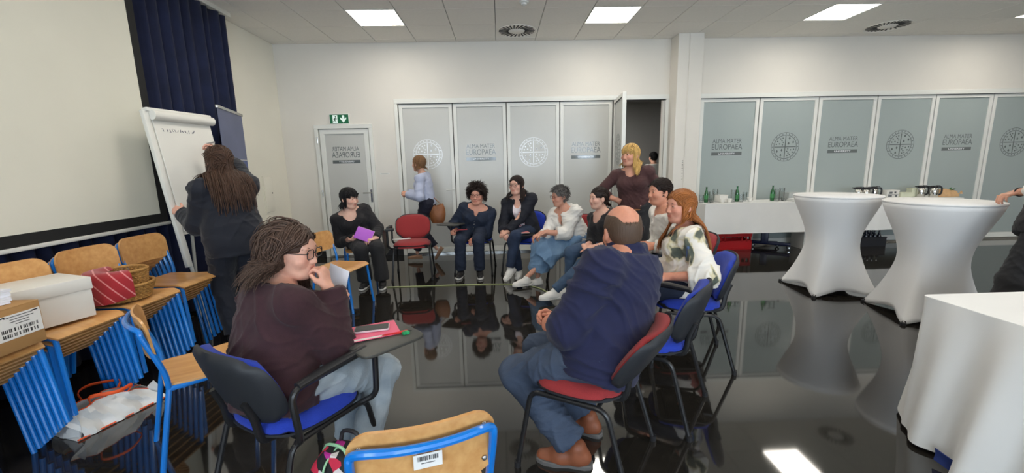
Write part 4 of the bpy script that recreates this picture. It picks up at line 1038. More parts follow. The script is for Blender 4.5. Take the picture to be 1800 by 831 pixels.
def nets(prims, h):
    """naive surface nets of a list of primitives on a grid of pitch h"""
    bb = [bbox(q) for q in prims if q[-1] == 'u']
    lo = np.min([b[0] for b in bb], 0)-.03; hi = np.max([b[1] for b in bb], 0)+.03
    ax = [np.arange(lo[i], hi[i]+h, h) for i in range(3)]; n = [len(a) for a in ax]
    A = np.full(n, .5)
    for q in prims:
        if q[0] == 'pl': sl = tuple(slice(0, m) for m in n)
        else:
            a, b = bbox(q); pad = q[-2]+3*h
            sl = tuple(slice(max(0, int((a[i]-pad-lo[i])/h)), min(n[i], int((b[i]+pad-lo[i])/h)+2)) for i in range(3))
        P = np.stack(np.meshgrid(ax[0][sl[0]], ax[1][sl[1]], ax[2][sl[2]], indexing='ij'), -1)
        if P.size == 0: continue
        A[sl] = combine(A[sl], pdist(q, P), q)
    S = A < 0; c = np.zeros(tuple(m-1 for m in n), int); cor = {}
    for i in (0, 1):
        for j in (0, 1):
            for k in (0, 1):
                cor[i, j, k] = (slice(i, n[0]-1+i), slice(j, n[1]-1+j), slice(k, n[2]-1+k)); c += S[cor[i, j, k]]
    idx = np.argwhere((c > 0) & (c < 8)); m = len(idx)
    vid = np.full(c.shape, -1); vid[tuple(idx.T)] = np.arange(m)
    acc = np.zeros((m, 3)); cnt = np.zeros(m); val = {ky: A[cor[ky]][tuple(idx.T)] for ky in cor}
    for ky in cor:
        for d in range(3):
            if ky[d] == 0:
                k2 = tuple(1 if e == d else ky[e] for e in range(3)); a, b = val[ky], val[k2]; x = (a < 0) != (b < 0)
                t = np.where(x, a/np.where(np.abs(a-b) < 1e-12, 1, a-b), 0); p = np.tile(np.array(ky, float), (m, 1)); p[:, d] = t
                acc[x] += p[x]; cnt[x] += 1
    V_ = lo+(idx+acc/np.maximum(cnt, 1)[:, None])*h
    Q = []
    for d in range(3):
        e, f = (d+1) % 3, (d+2) % 3
        s0 = [slice(None)]*3; s1 = [slice(None)]*3; s0[d] = slice(0, n[d]-1); s1[d] = slice(1, n[d])
        a, b = S[tuple(s0)], S[tuple(s1)]; x = np.argwhere(a != b)
        x = x[(x[:, e] > 0) & (x[:, f] > 0) & (x[:, e] < n[e]-1) & (x[:, f] < n[f]-1)]
        if len(x) == 0: continue
        def g(de, df):
            y = x.copy(); y[:, e] -= de; y[:, f] -= df; return vid[tuple(y.T)]
        q = np.stack([g(1, 1), g(0, 1), g(0, 0), g(1, 0)], 1); fl_ = ~a[tuple(x.T)]; q[fl_] = q[fl_][:, ::-1]; Q.append(q)
    Q = np.concatenate(Q); Q = Q[(Q >= 0).all(1)]
    return V_, Q
def vnorm(v, q):
    n = np.cross(v[q[:, 2]]-v[q[:, 0]], v[q[:, 3]]-v[q[:, 1]]); N = np.zeros_like(v)
    for j in range(4): np.add.at(N, q[:, j], n)
    return N/np.maximum(np.linalg.norm(N, axis=1, keepdims=True), 1e-12)
def folds(v, q, amp, freq, seed, stretch=None):
    r = np.random.default_rng(seed); N = vnorm(v, q); d = np.zeros(len(v)); p = v.copy()
    w = np.stack([np.sin(p@r.normal(size=3)*8+r.uniform(0, 6))+.5*np.sin(p@r.normal(size=3)*17+r.uniform(0, 6)) for _ in range(3)], 1)*.035
    for i in range(6):
        k = nrm(r.normal(size=3)*V(1, 1, 1.6))*freq*r.uniform(.55, 1.8); s = np.sin((p+w)@k+r.uniform(0, 6))
        m = .5+.5*np.sin(p@(r.normal(size=3)*6)+r.uniform(0, 6)); d += ((1-np.abs(s))**3*m if i % 3 else s*.35)
    d -= d.mean(); return v+N*(d*amp*.75)[:, None]
def qmesh(name, v, q, mats, tint=None, off=None, mi=None):
    me = bpy.data.meshes.new(name); v = np.asarray(v, float)-(0 if off is None else np.asarray(off, float)); n, f = len(v), len(q)
    me.vertices.add(n); me.vertices.foreach_set('co', v.astype(np.float32).ravel()); me.loops.add(4*f); me.polygons.add(f)
    me.loops.foreach_set('vertex_index', np.asarray(q, np.int32).ravel()); me.polygons.foreach_set('loop_start', np.arange(0, 4*f, 4, dtype=np.int32))
    me.polygons.foreach_set('loop_total', np.full(f, 4, np.int32))
    me.polygons.foreach_set('use_smooth', np.ones(f, bool))
    for m in (mats if isinstance(mats, (list, tuple)) else [mats]): me.materials.append(m)
    if mi is not None: me.polygons.foreach_set('material_index', np.asarray(mi, np.int32))
    if tint is not None:
        at = me.color_attributes.new('tint', 'FLOAT_COLOR', 'POINT'); at.data.foreach_set('color', np.concatenate([tint, np.ones((n, 1))], 1).astype(np.float32).ravel())
    me.update(calc_edges=True); me.validate(); return me
def ik(a, b, l1, l2, pole):
    a = np.asarray(a, float); b = np.asarray(b, float); d = b-a; L = np.linalg.norm(d); u = d/max(L, 1e-6)
    if L > (l1+l2)*.995: b = a+u*(l1+l2)*.995; L = (l1+l2)*.995
    x = (l1*l1-l2*l2+L*L)/(2*L); y = math.sqrt(max(0, l1*l1-x*x)); p = np.asarray(pole, float); p = nrm(p-u*(p@u)); return a+u*x+p*y, b

def head_frame(yaw, pitch=0, roll=0):
    """columns: left, forward, up"""
    f = dirz(yaw); l = V(-f[1], f[0], 0); u = V(0, 0, 1); R = np.stack([l, f, u], 1)
    return R@rotx(-pitch)@roty(roll)
def head_prims(hc, R, s, male=False, full=0.0):
    X = lambda *p: hc+R@(V(*p)*s); E = lambda c, r, k=.02, op='u', T=None: EL(X(*c), V(*r)*s, R if T is None else R@T, k*s, op)
    C = lambda a, b, ra, rb=None, k=.012: RC(X(*a), X(*b), ra*s, (ra if rb is None else rb)*s, k*s)
    j = 1.12 if male else 1.0+full
    P = [E((0, -.012, .030), (.076, .096, .086)), E((0, .018, -.040), (.060*j, .070, .076), .03), E((0, .058, -.096), (.024*j, .020, .019), .03),
         C((.045*j, .0, -.060), (.030*j, .045, -.090), .020, .016, .03), C((-.045*j, .0, -.060), (-.030*j, .045, -.090), .020, .016, .03),
         E((.040, .056, -.030), (.026, .026, .024), .025), E((-.040, .056, -.030), (.026, .026, .024), .025),
         C((-.034, .073, .024), (.034, .073, .024), .011, None, .02),
         E((.031, .096, .003), (.017, .016, .012), .012, 's'), E((-.031, .096, .003), (.017, .016, .012), .012, 's'),
         E((.031, .072, .002), (.0150, .0140, .0125), .006), E((-.031, .072, .002), (.0150, .0140, .0125), .006),
         C((0, .080, .012), (0, .097, -.034), .0080, .0105, .012), E((.011, .090, -.037), (.0085, .010, .008), .008), E((-.011, .090, -.037), (.0085, .010, .008), .008),
         C((-.017, .079, -.060), (.017, .079, -.060), .0075, None, .010), C((-.014, .0785, -.068), (.014, .0785, -.068), .0080, None, .008),
         E((0, .095, -.0642), (.022, .012, .0014), .003, 's'),
         E((.077, -.008, -.012), (.011, .019, .031), .008), E((-.077, -.008, -.012), (.011, .019, .031), .008),
         E((.086, .0, -.010), (.006, .009, .016), .006, 's'), E((-.086, .0, -.010), (.006, .009, .016), .006, 's')]
    return P
def hand_prims(W, d, n, left, pose='relax', s=1.0):
    d = nrm(d); n = nrm(np.asarray(n, float)-d*(np.asarray(n, float)@d)); t = np.cross(-n, d)*(-1 if left else 1); P = []
    cu = {'flat': (6, 8, 6), 'relax': (28, 36, 26), 'grip': (52, 62, 40), 'fist': (78, 88, 60), 'pinch': (50, 55, 30), 'spread': (8, 12, 10)}[pose]
    P.append(RC(W-d*.03*s, W+d*.02*s, .025*s, .027*s, .015, n, .72)); P.append(RC(W+d*.02*s, W+d*.070*s, .030*s, .038*s, .015, n, .42))
    for i, (o, L) in enumerate(((.029, .074), (.010, .083), (-.010, .077), (-.028, .060))):
        b = W+d*(.083-.006*(i == 3)-.002*(i == 0))*s+t*o*s; a = 0; dd = d+t*o*(2.5 if pose == 'spread' else .6)
        r = .0092 if i < 3 else .0082
        P.append(RC(W+d*.045*s+t*o*.7*s, b, .011*s, .0100*s, .008))
        for j, fr in enumerate((.45, .32, .25)):
            a += cu[j]*(1.0+.06*(i-1)); v = nrm(nrm(dd)*math.cos(a*D2R)+n*math.sin(a*D2R)); e = b+v*L*fr*s
            P.append(RC(b, e, (r-.0006*j)*s, (r-.0006*(j+1))*s, .004)); b = e
    b = W+d*.022*s+t*.024*s; close = pose in ('fist', 'grip', 'pinch')
    v = nrm(d*.72+t*(.42 if close else .75)+n*(.55 if close else .25)); e = b+v*.040*s; P.append(RC(b, e, .0145*s, .0110*s, .012))
    v = nrm(d*.9+t*(.0 if close else .42)+n*(.5 if close else .15)); P.append(RC(e, e+v*.034*s, .0105*s, .0085*s, .005)); return P

def locks(hc, R, s, coll, n, length, col, seed=1, part=0.0, region='all', init='part', g=.42, w=.0075, th=.0017, wave=0.0, wfreq=40, layer=.012, steps=14, stiff=.0, off=.004, curl=0.0, tipw=.35, face=True, cvar=.25, lvar=.25, stick=True, gather=.35, cheek=.030, adh=.85, lev=.3):
    """hair locks: vectorised strands pushed out of head and clothes; returns verts, quads, tint"""
    r = np.random.default_rng(seed); X = []
    ga = math.pi*(3-math.sqrt(5)); M = n*(9 if region == 'front' else 4)
    c0 = V(0, -.012, .030); rad = V(.078, .098, .088)
    for i in range(M):
        z = 1-2*(i+.5)/M; q = math.sqrt(1-z*z); d = V(q*math.cos(ga*i), q*math.sin(ga*i), z); p = c0+rad*d; x, y, zz = p
        if zz < -.045: continue
        if y > .030 and zz < .070-.25*max(0, .075-y): continue
        if y > .0 and zz < .02: continue
        if region == 'sides' and (zz > .055+.25*max(0, -y-.05) or y > .004): continue
        if region == 'fringe_ring' and (zz > .040 or y > .02): continue
        if region == 'front' and not (y > .035 and zz > .05): continue
        if region == 'back' and y > .03: continue
        X.append(p)
    X = np.array(X)
    if len(X) > n: X = X[r.permutation(len(X))[:n]]
    N = len(X); L = length*(1+lvar*(r.random(N)-.5)*2)*(1+lev*(X[:, 2]-.03)/.1); lay = off+layer*r.random(N)
    nr = (X-c0)/rad**2; nr /= np.linalg.norm(nr, axis=1, keepdims=True)
    sd = np.sign(X[:, 0]-part); sd[sd == 0] = 1
    if init == 'part': v = np.stack([sd*1.0, -.35+.25*r.normal(size=N)*.5, np.full(N, .15)], 1)
    elif init == 'back': v = np.stack([-.3*X[:, 0]/.08, np.full(N, -1.0), .1+0*sd], 1)
    elif init == 'fringe': v = np.stack([.25*X[:, 0]/.07, np.full(N, 1.0), np.full(N, -.2)], 1)
    elif init == 'forward': v = np.stack([.4+.3*r.normal(size=N), np.full(N, .8), np.full(N, .1)], 1)
    elif init == 'down': v = np.stack([.2*r.normal(size=N), -.35+.2*r.normal(size=N), np.full(N, -1.0)], 1)
    else: v = nr+.35*r.normal(size=(N, 3))
    v -= nr*((v*nr).sum(1, keepdims=True))*(1-stiff); v += nr*stiff*.8; v /= np.maximum(np.linalg.norm(v, axis=1, keepdims=True), 1e-6)
    p = hc+(X*s)@R.T; v = v@R.T; G = V(0, 0, -1.0); path = [p.copy()]; nrmv = [nr@R.T]; f_ax = R[:, 1]; l_ax = R[:, 0]
    for k in range(steps):
        q = ((p-hc)@R)/s; v = np.where((q[:, 2] < -.03)[:, None] & stick, v*V(.72, .72, 1), v); v = v+g*G; v /= np.linalg.norm(v, axis=1, keepdims=True); p = p+v*(L*s/steps)[:, None]
        for _ in range(2):
            e = .004; d0 = field(coll, p); gr = np.stack([field(coll, p+e*np.eye(3)[i])-d0 for i in range(3)], 1)/e
            gr /= np.maximum(np.linalg.norm(gr, axis=1, keepdims=True), 1e-6); lk = off+(lay-off)*(.2+.8*min(1, (k+1)/steps*1.4)); x = np.maximum(0, lk-d0)[:, None]; p = p+gr*np.minimum(x, .05)
        if stick:
            q = ((p-hc)@R)/s; dh = field(coll[:2], p); gh = np.stack([field(coll[:2], p+.004*np.eye(3)[i])-dh for i in range(3)], 1)/.004
            gh /= np.maximum(np.linalg.norm(gh, axis=1, keepdims=True), 1e-6); ex = np.clip(dh-lk, 0, .05)*np.clip((q[:, 2]+.07)/.05, 0, 1)*adh; p = p-gh*ex[:, None]
            low = np.clip((-.03-q[:, 2])/.05, 0, 1)*np.clip(1-(-.03-q[:, 2])/.14, 0, 1); cx = p-(hc+R@V(0, -.03, -.10)*s); cx[:, 2] = 0; dd = np.linalg.norm(cx, axis=1); p = p-cx*(low*np.clip((dd-.085*s)/np.maximum(dd, 1e-6), 0, .3)*gather)[:, None]
        if face:
            q = ((p-hc)@R)/s; m = (q[:, 1] > .02) & (np.abs(q[:, 0]) < .066) & (q[:, 2] < .055) & (q[:, 2] > -.14)
            if init != 'fringe' or k > steps*.8: p = p+(l_ax*np.sign(q[:, :1])*np.maximum(0, .068-np.abs(q[:, :1]))*s)*m[:, None]
        if face and init != 'fringe':
            q = ((p-hc)@R)/s; bk = np.clip((.055-q[:, 2])/.03, 0, 1)*np.clip((q[:, 2]+.15)/.04, 0, 1)*np.maximum(0, q[:, 1]-cheek); p = p-f_ax*(bk*s*.8)[:, None]
        nv = p-path[-1]; v = .5*v+.5*nv/np.maximum(np.linalg.norm(nv, axis=1, keepdims=True), 1e-6); path.append(p.copy()); nrmv.append(gr)
    P = np.stack(path, 1); NN = np.stack(nrmv, 1); T = np.gradient(P, axis=1); T /= np.maximum(np.linalg.norm(T, axis=2, keepdims=True), 1e-9)
    B = np.cross(T, NN); B /= np.maximum(np.linalg.norm(B, axis=2, keepdims=True), 1e-9); NN = np.cross(B, T)
    tt = np.linspace(0, 1, steps+1)[None, :, None]; ph = r.uniform(0, 6.28, (N, 1, 1))
    if wave: P = P+B*wave*tt*np.sin(tt*length*wfreq+ph)*1.3+NN*wave*.5*tt*(1+np.cos(tt*length*wfreq+ph))
    if curl: P = P+B*curl*np.sin(tt*length*wfreq+ph)+NN*curl*(1+np.cos(tt*length*wfreq+ph))
    a = np.linspace(0, 2*math.pi, 4, endpoint=False); pr = (np.minimum(1, .45+tt*5)*(1-(1-tipw)*tt**2))[..., None]
    wd = (w*s*(.7+.6*r.random((N, 1, 1, 1))))
    VV = P[:, :, None, :]+(B[:, :, None, :]*(np.cos(a)[None, None, :, None]*wd)+NN[:, :, None, :]*(np.sin(a)[None, None, :, None]*th*s))*pr
    S_ = steps+1; ix = np.arange(N*S_*4).reshape(N, S_, 4)
    Q = np.stack([ix[:, :-1, :], ix[:, 1:, :], np.roll(ix, -1, 2)[:, 1:, :], np.roll(ix, -1, 2)[:, :-1, :]], -1).reshape(-1, 4)
    tn = np.repeat(1+cvar*(r.random((N, 1))-.5)*2, S_*4, 0)*np.ones((1, 3)); return VV.reshape(-1, 3), Q, tn

SKIN = {}
def skin(name, col): 
    return mat('skin_'+name, col, .48, spec=.4, attr=True, var=.05, vs=60, sss=.12)
def hair_mat(name, col): return mat('hair_'+name, col, .5, spec=.35, attr=True, bump=.35, bs=260, stretch=(1, 1, .06))
M_EYEW = mat('eye_white', srgb(226, 222, 216), .25); M_IRIS = mat('eye_iris', srgb(46, 34, 26), .15)
M_LENS = glass_mat('spectacle_lens', (.97, .97, .97), .02, .0)

class Person: pass
def person(label, head, hyaw, pel, yaw, ank, wr, hpitch=0, hroll=0, s=1.0, hs=1.0, g=1.0, sw=.165, male=False, skin_c=srgb(214, 164, 140), tyaw=None, foot_yaw=None,
           elbow=None, hand=None, knee=None, bust=.6, belly=0.0, neck_back=.030, neck_len=.150, res=.010, seated=True, foot_pitch=(0, 0), leg=(.44, .41), arm=(.29, .25), lean_head=None, nbase=None, hres=None):
    """builds the skin body and returns a record with joints; garments are added by the other functions"""
    J = Person(); J.s, J.g, J.male, J.res = s, g, male, res; J.seed = abs(hash(label)) % 1000 if False else sum(map(ord, label)) % 997
    hc = np.asarray(head, float); J.hc = hc; J.R = head_frame(hyaw, hpitch, hroll); J.hs = hs; pel = np.asarray(pel, float); J.pel = pel; J.yaw = yaw; ty = yaw if tyaw is None else tyaw
    J.nb = np.asarray(nbase, float) if nbase is not None else hc+J.R@V(0, -.02, -.06)*hs-V(0, 0, neck_len-.05)-dirz(ty)*neck_back
    J.u = nrm(J.nb-pel); f = dirz(ty); J.f = nrm(f-J.u*(f@J.u)); J.l = np.cross(J.u, J.f); pf = dirz(yaw); J.pf = pf; J.pl = V(-pf[1], pf[0], 0)
    J.S = [J.nb-J.u*.050*s+J.l*sw*k*s for k in (1, -1)]; J.H = [pel+J.pl*.088*k*g*s for k in (1, -1)]
    J.E, J.W, J.K, J.A = [0, 0], [0, 0], [0, 0], [0, 0]
    for i in (0, 1):
        sg = 1 if i == 0 else -1
        pole = (elbow[i] if elbow else None); pole = pole if pole is not None else -J.u*.8+J.l*sg*.5-J.f*.5
        J.E[i], J.W[i] = ik(J.S[i], wr[i], arm[0]*s, arm[1]*s, pole)
        pole = (knee[i] if knee else None); pole = pole if pole is not None else (V(0, 0, 1)*1.0+J.pf*.8 if seated else J.pf)
        J.K[i], J.A[i] = ik(J.H[i], ank[i], leg[0]*s, leg[1]*s, pole)
    J.fy = [yaw, yaw] if foot_yaw is None else foot_yaw; J.fp = foot_pitch
    J.sw = sw; J.bust = bust; J.belly = belly
    J.root = thing('person', label, 'person', (pel[0], pel[1], 0)); J.off = V(pel[0], pel[1], 0)
    # ---- skin
    P = torso(J, -.014)
    for i in (0, 1): P += limb_arm(J, i, 0.0, 1.0, -.004)+limb_leg(J, i, -.012)
    P.append(RC(J.nb-J.u*.03, hc+J.R@V(0, -.028, -.07)*hs, .052*(1.15 if male else 1), .050*(1.15 if male else 1)*hs, .03))
    bv, bq = nets(P, max(res*1.5, .014)); V_, Q_, T_ = [bv], [bq], [np.ones((len(bv), 3))]; o = len(bv)
    hp = head_prims(hc, J.R, hs, male)+[RC(J.nb-J.u*.02, hc+J.R@V(0, -.026, -.075)*hs, .053*(1.15 if male else 1), .051*(1.15 if male else 1)*hs, .022)]
    hv, hq = nets(hp, (hres or min(res*.6, .0062))); t = np.ones((len(hv), 3)); q = ((hv-hc)@J.R)/hs
    lip = np.exp(-(((q[:, 0])/.021)**4+((q[:, 2]+.0642)/.0085)**4)) * (q[:, 1] > .06); ck = np.exp(-(((np.abs(q[:, 0])-.042)/.022)**2+((q[:, 2]+.028)/.022)**2))*(q[:, 1] > .02)
    t = t*(1-lip[:, None]*np.array([.22, .52, .48])*(.6 if male else 1))*(1-ck[:, None]*np.array([.0, .14, .14]))
    V_.append(hv); Q_.append(hq+o); T_.append(t); o += len(hv)
    for i in (0, 1):
        hd = (hand[i] if hand else None) or {}
        fa = nrm(J.W[i]-J.E[i]); d = hd.get('d', fa); n_ = hd.get('n', -J.u*.6-J.l*(1 if i == 0 else -1)*.6)
        P = [RC(J.E[i], J.W[i], .043*s, .0275*s, .02)]+hand_prims(J.W[i], d, n_, i == 0, hd.get('pose', 'relax'), (1.06 if male else .97)*s)
        v, qd = nets(P, hd.get('res', .0056 if res > .009 else .0050)); V_.append(v); Q_.append(qd+o); T_.append(np.ones((len(v), 3))*np.array([1.0, .95, .93])); o += len(v)
    me = qmesh('body', np.concatenate(V_), np.concatenate(Q_), skin('%02x%02x%02x' % tuple(int(c*255) for c in skin_c), skin_c), np.concatenate(T_), J.off)
    J.body = link(bpy.data.objects.new('body', me), J.root)
    for k in (1, -1):
        c = hc+J.R@V(.031*k, .0735, .002)*hs; b = MB(); b.ell((0, 0, 0), V(.0128, .0135, .0070)*hs, 14, 9)
        v = b.verts(); b.m = [1 if (np.mean([v[i] for i in fc], 0)[1] > .0085*hs and abs(np.mean([v[i] for i in fc], 0)[0]) < .0072*hs) else 0 for fc in b.f]
        b.v = [v@J.R.T+c]; obj('eye', b, [M_EYEW, M_IRIS], J.root, smooth=180, off=J.off)
    return J
def torso(J, off, lo=0.0, bust=None):
    s, g = J.s, J.g; f = J.f; T = lambda t: J.pel+(J.nb-J.pel)*t
    wm = 1.10 if J.male else 1.0; P = []
    P.append(RC(T(-.02), T(.30), .158*g*s+off, .140*g*s*wm+off, .05, f, .76)); P.append(RC(T(.30), T(.70), .140*g*s*wm+off, .150*g*s*wm+off, .05, f, .74))
    P.append(RC(T(.70), T(.88), .150*g*s*wm+off, .105*s*wm+off, .05, f, .72))
    for k in (0, 1): P.append(RC(T(.90)+J.l*.02*(1 if k == 0 else -1), J.S[k], .066*s*wm+off, .052*s*wm+off, .05))
    for k in (0, 1): P.append(RC(T(1.0)+J.l*.03*(1 if k == 0 else -1), J.S[k]+J.u*.01, .040*s*wm+off, .040*s*wm+off, .05))
    if J.bust > 0 and not J.male:
        for k in (1, -1): P.append(EL(T(.64)+f*.078*g*s+J.l*.072*k*g*s, V(1, 1, 1)*(.050+.022*J.bust)*s+off, None, .05))
    if J.belly > 0: P.append(EL(T(.26)+f*.05*g, V(1, 1, 1)*(.10+.05*J.belly)*s+off, None, .07))
    return P
def limb_arm(J, i, a0, a1, off, loose=0.0):
    s = J.s*(1.12 if J.male else 1.0); P = []
    P.append(RC(J.S[i], J.E[i], .052*s*(.5+.5*J.g)+off, .042*s+off+loose*.7, .03)); e = J.E[i]+(J.W[i]-J.E[i])*a1
    P.append(RC(J.E[i], e, .042*s+off+loose*.7, (.042+(.028-.042)*a1)*s+off+loose, .02)); return P
def limb_leg(J, i, off, a1=1.0, wide=0.0, flare=0.0):
    s, g = J.s, J.g; P = []
    P.append(RC(J.H[i], J.K[i], .088*s*g+off+wide*.4, .060*s+off+wide*.8, .04)); e = J.K[i]+(J.A[i]-J.K[i])*a1
    P.append(RC(J.K[i], e, .058*s+off+wide*.8, (.058+(.040-.058)*a1)*s+off+wide+flare, .03)); return P
def garment(J, name, prims, m, amp=.006, freq=45, h=None, seed=0, parent=None, label=None, smooth_it=1):
    v, q = nets(prims, h or J.res); v = folds(v, q, amp, freq, J.seed+seed) if amp else v
    me = qmesh(name, v, q, m, None, J.off); o = link(bpy.data.objects.new(name, me), parent or J.root)
    if label: o['label'] = label
    return o
def top(J, name, m, off=.010, sleeve=1.0, loose=.008, hem=-.06, neck=.0, vneck=None, collar=None, amp=.007, freq=42, extra=None, h=None, cut=None, sleeves=True, hem_f=None, label=None):
    P = torso(J, off)
    if hem < -.03: P.append(RC(J.pel-J.pl*.05*J.g, J.pel+J.pl*.05*J.g, .118*J.g*J.s+off, None, .05, J.pf, .95))
    if hem < -.03 and J.res: P.append(RC(J.pel+J.u*(hem*.6), J.pel+J.u*.08, .160*J.g*J.s+off, .150*J.g*J.s+off, .05, J.f, .80))
    if extra: P += extra
    P.append(PL(J.pel+J.u*hem, -J.u if hem_f is None else nrm(-J.u+J.f*hem_f))); P.append(PL(J.nb+J.u*(neck+.012), J.u+J.f*.25))
    if vneck: P.append(EL(J.nb+J.f*(vneck[2] if len(vneck) > 2 else .09)-J.u*vneck[1]*.45, (.12, vneck[0], vneck[1]), np.stack([J.f, J.l, J.u], 1), .01, 's'))
    else: P.append(EL(J.nb+J.f*.035+J.u*.03, (.085, .072, .05), np.stack([J.f, J.l, J.u], 1), .012, 's'))
    if sleeves:
        for i in (0, 1):
            A = limb_arm(J, i, 0, sleeve, off, loose); q = A[-1]; A[-1] = CC(q[1], q[2], q[3], q[4], .03); P += A
    if collar: P += collar
    if cut: P += cut
    return garment(J, name, P, m, amp, freq, h, 1, label=label)
def frame_z(d):
    d = nrm(d); a = nrm(np.cross(d, V(0, 0, 1) if abs(d[2]) < .9 else V(1, 0, 0))); return np.stack([a, np.cross(d, a), d], 1)
def trousers(J, name, m, off=.006, a1=.97, wide=0.0, flare=0.0, amp=.006, freq=40, h=None, rise=.10, label=None):
    P = [RC(J.pel-J.pl*.05*J.g, J.pel+J.pl*.05*J.g, .112*J.g*J.s+off, None, .05, J.pf, .95), RC(J.pel, J.pel+J.u*rise, .138*J.g*J.s+off, .128*J.g*J.s+off, .05, J.f, .76)]
    P.append(PL(J.pel+J.u*rise, J.u))
    for i in (0, 1):
        A = limb_leg(J, i, off, a1 if np.isscalar(a1) else a1[i], wide, flare); q = A[-1]; A[-1] = CC(q[1], q[2], q[3], q[4], .03); P += A
    return garment(J, name, P, m, amp, freq, h, 5, label=label)
def shoes(J, m, sole_m, h=.007, heel=0.0, low=False, laces=None, size=1.0, name='shoe'):
    for i in (0, 1):
        a = J.A[i]; fy = J.fy[i]; R = np.stack([V(-dirz(fy)[1], dirz(fy)[0], 0), dirz(fy), V(0, 0, 1)], 1)@rotx(J.fp[i]); z = size*J.s
        X = lambda x, y, q: a+R@(V(x, y, q)*z); fl_ = -.088
        P = [RC(X(0, -.035, -.045), X(0, .055, -.052), .038*z, .042*z, .02, R[:, 0], .92), RC(X(0, .055, -.058), X(.004*(1 if i else -1), .135, -.066), .042*z, .030*z, .02, R[:, 0], 1.0), RC(X(0, .0, -.03), X(0, .07, -.048), .036*z, .032*z, .02)]
        if not low: P.append(RC(X(0, -.012, -.005), X(0, -.012, -.05), .040*z, .040*z, .02))
        P.append(PL(X(0, 0, -.070), -R[:, 2]))
        if low: P.append(PL(X(0, 0, -.034), R[:, 2]+R[:, 1]*.15))
        o = garment(J, name, P, m, 0, 1, h)
        ol = [(-.036, -.045), (-.028, -.072), (0, -.080), (.028, -.072), (.036, -.045), (.034, .02), (.044, .075), (.040, .125), (.022, .160), (0, .168), (-.022, .160), (-.040, .125), (-.044, .075), (-.034, .02)]
        b = MB(); b.prism([(x*z, y*z) for x, y in ol], -.024*z, X(0, 0, fl_), R[:, 0], R[:, 1])
        obj('sole', b, sole_m, o, bevel=.004, seg=1, off=J.off)
        if laces is not None:
            lb = MB()
            for q in range(4): lb.tube([X(-.022, .03+.022*q, -.022-.008*q), X(0, .032+.022*q, -.010-.0085*q), X(.022, .03+.022*q, -.022-.008*q)], .0028*z, 5)
            obj('laces', lb, laces, o, off=J.off)
def hair(J, m, parts, cap=True, capoff=.007, capk=None, brow=None, capcut=None):
    """parts: list of dicts for locks()"""
    V_, Q_, T_ = [], [], []; o = 0
    coll = [EL(J.hc+J.R@V(0, -.012, .030)*J.hs, V(.077, .097, .087)*J.hs, J.R, .02), EL(J.hc+J.R@V(0, .012, -.045)*J.hs, V(.062, .070, .075)*J.hs, J.R, .03),
            RC(J.nb, J.hc+J.R@V(0, -.03, -.07)*J.hs, .055, .052, .03)]+torso(J, .030)+[q for i in (0, 1) for q in limb_arm(J, i, 0, 1, .028)]
    if cap:
        X = lambda *p: J.hc+J.R@(V(*p)*J.hs)
        P = [EL(X(0, -.014, .030), (V(.076, .096, .086)+capoff)*J.hs, J.R, .02), EL(X(0, -.050, -.02), V(.064, .050, .060)*J.hs, J.R, .03),
             EL(X(0, .125, -.035), V(.075, .090, .108)*J.hs, J.R, .012, 's'), EL(X(.085, .055, -.06), V(.05, .075, .075)*J.hs, J.R, .012, 's'), EL(X(-.085, .055, -.06), V(.05, .075, .075)*J.hs, J.R, .012, 's'),
             PL(X(0, 0, -.075), -J.R[:, 2])]
        if capcut: P += capcut(X)
        v, q = nets(P, .0065*max(1, J.res/.010)); r = np.random.default_rng(3); V_.append(v); Q_.append(q); T_.append(np.ones((len(v), 3))*.8); o = len(v)
    for d in parts:
        d = dict(d); k = 2.3 if J.res <= .008 else 1.35; d['n'] = int(d['n']*k); d['w'] = d.get('w', .0075)*(.55 if J.res <= .008 else .75); d['th'] = d.get('th', .0017)*.8; d['steps'] = min(d.get('steps', 14), 11); d['cvar'] = d.get('cvar', .25)*.8
        v, q, t = locks(J.hc, J.R, J.hs, coll, **d, col=None); V_.append(v); Q_.append(q+o); T_.append(t); o += len(v)
    me = qmesh('hair', np.concatenate(V_), np.concatenate(Q_), m, np.concatenate(T_), J.off); ho = link(bpy.data.objects.new('hair', me), J.root)
    for k in (1, -1):
        b = MB(); X = lambda *p: J.hc+J.R@(V(*p)*J.hs)
        b.tube(crom([X(.014*k, .0855, .020), X(.030*k, .0845, .0275), X(.050*k, .070, .021)], 4), [.0022]*4+[.003]*4+[.0012], 5)
        obj('eyebrow', b, brow or m, J.root, off=J.off)
    return ho
def glasses(J, m, r=(.024, .018), round_=.5):
    X = lambda *p: J.hc+J.R@(V(*p)*J.hs); gb = MB(); o = None
    for k in (1, -1):
        pts = [X(.032*k+x, .099-.10*abs(x*.6), .001+z) for x, z in [(p[0], p[1]) for p in rrect(r[0]*2, r[1]*2, .012, 4)]]
        gb.tube(pts, .0020, 6, closed=True)
        gb.tube([X((.032+r[0])*k, .096, .006), X(.074*k, .075, .008), X(.080*k, .0, .010), X(.079*k, -.015, -.002)], .0018, 6)
    gb.tube(crom([X(.032-r[0], .099, .004), X(0, .104, .008), X(-.032+r[0], .099, .004)], 4), .0018, 6)
    o = obj('glasses', gb, m, J.root, off=J.off)
    for k in (1, -1):
        lens = MB().add([X(.032*k+p[0], .0985-.06*abs(p[0]), .001+p[1]) for p in rrect(r[0]*2, r[1]*2, .012, 4)], [tuple(range(len(rrect(r[0]*2, r[1]*2, .012, 4))))])
        obj('lens', lens, M_LENS, o, off=J.off)
    return o
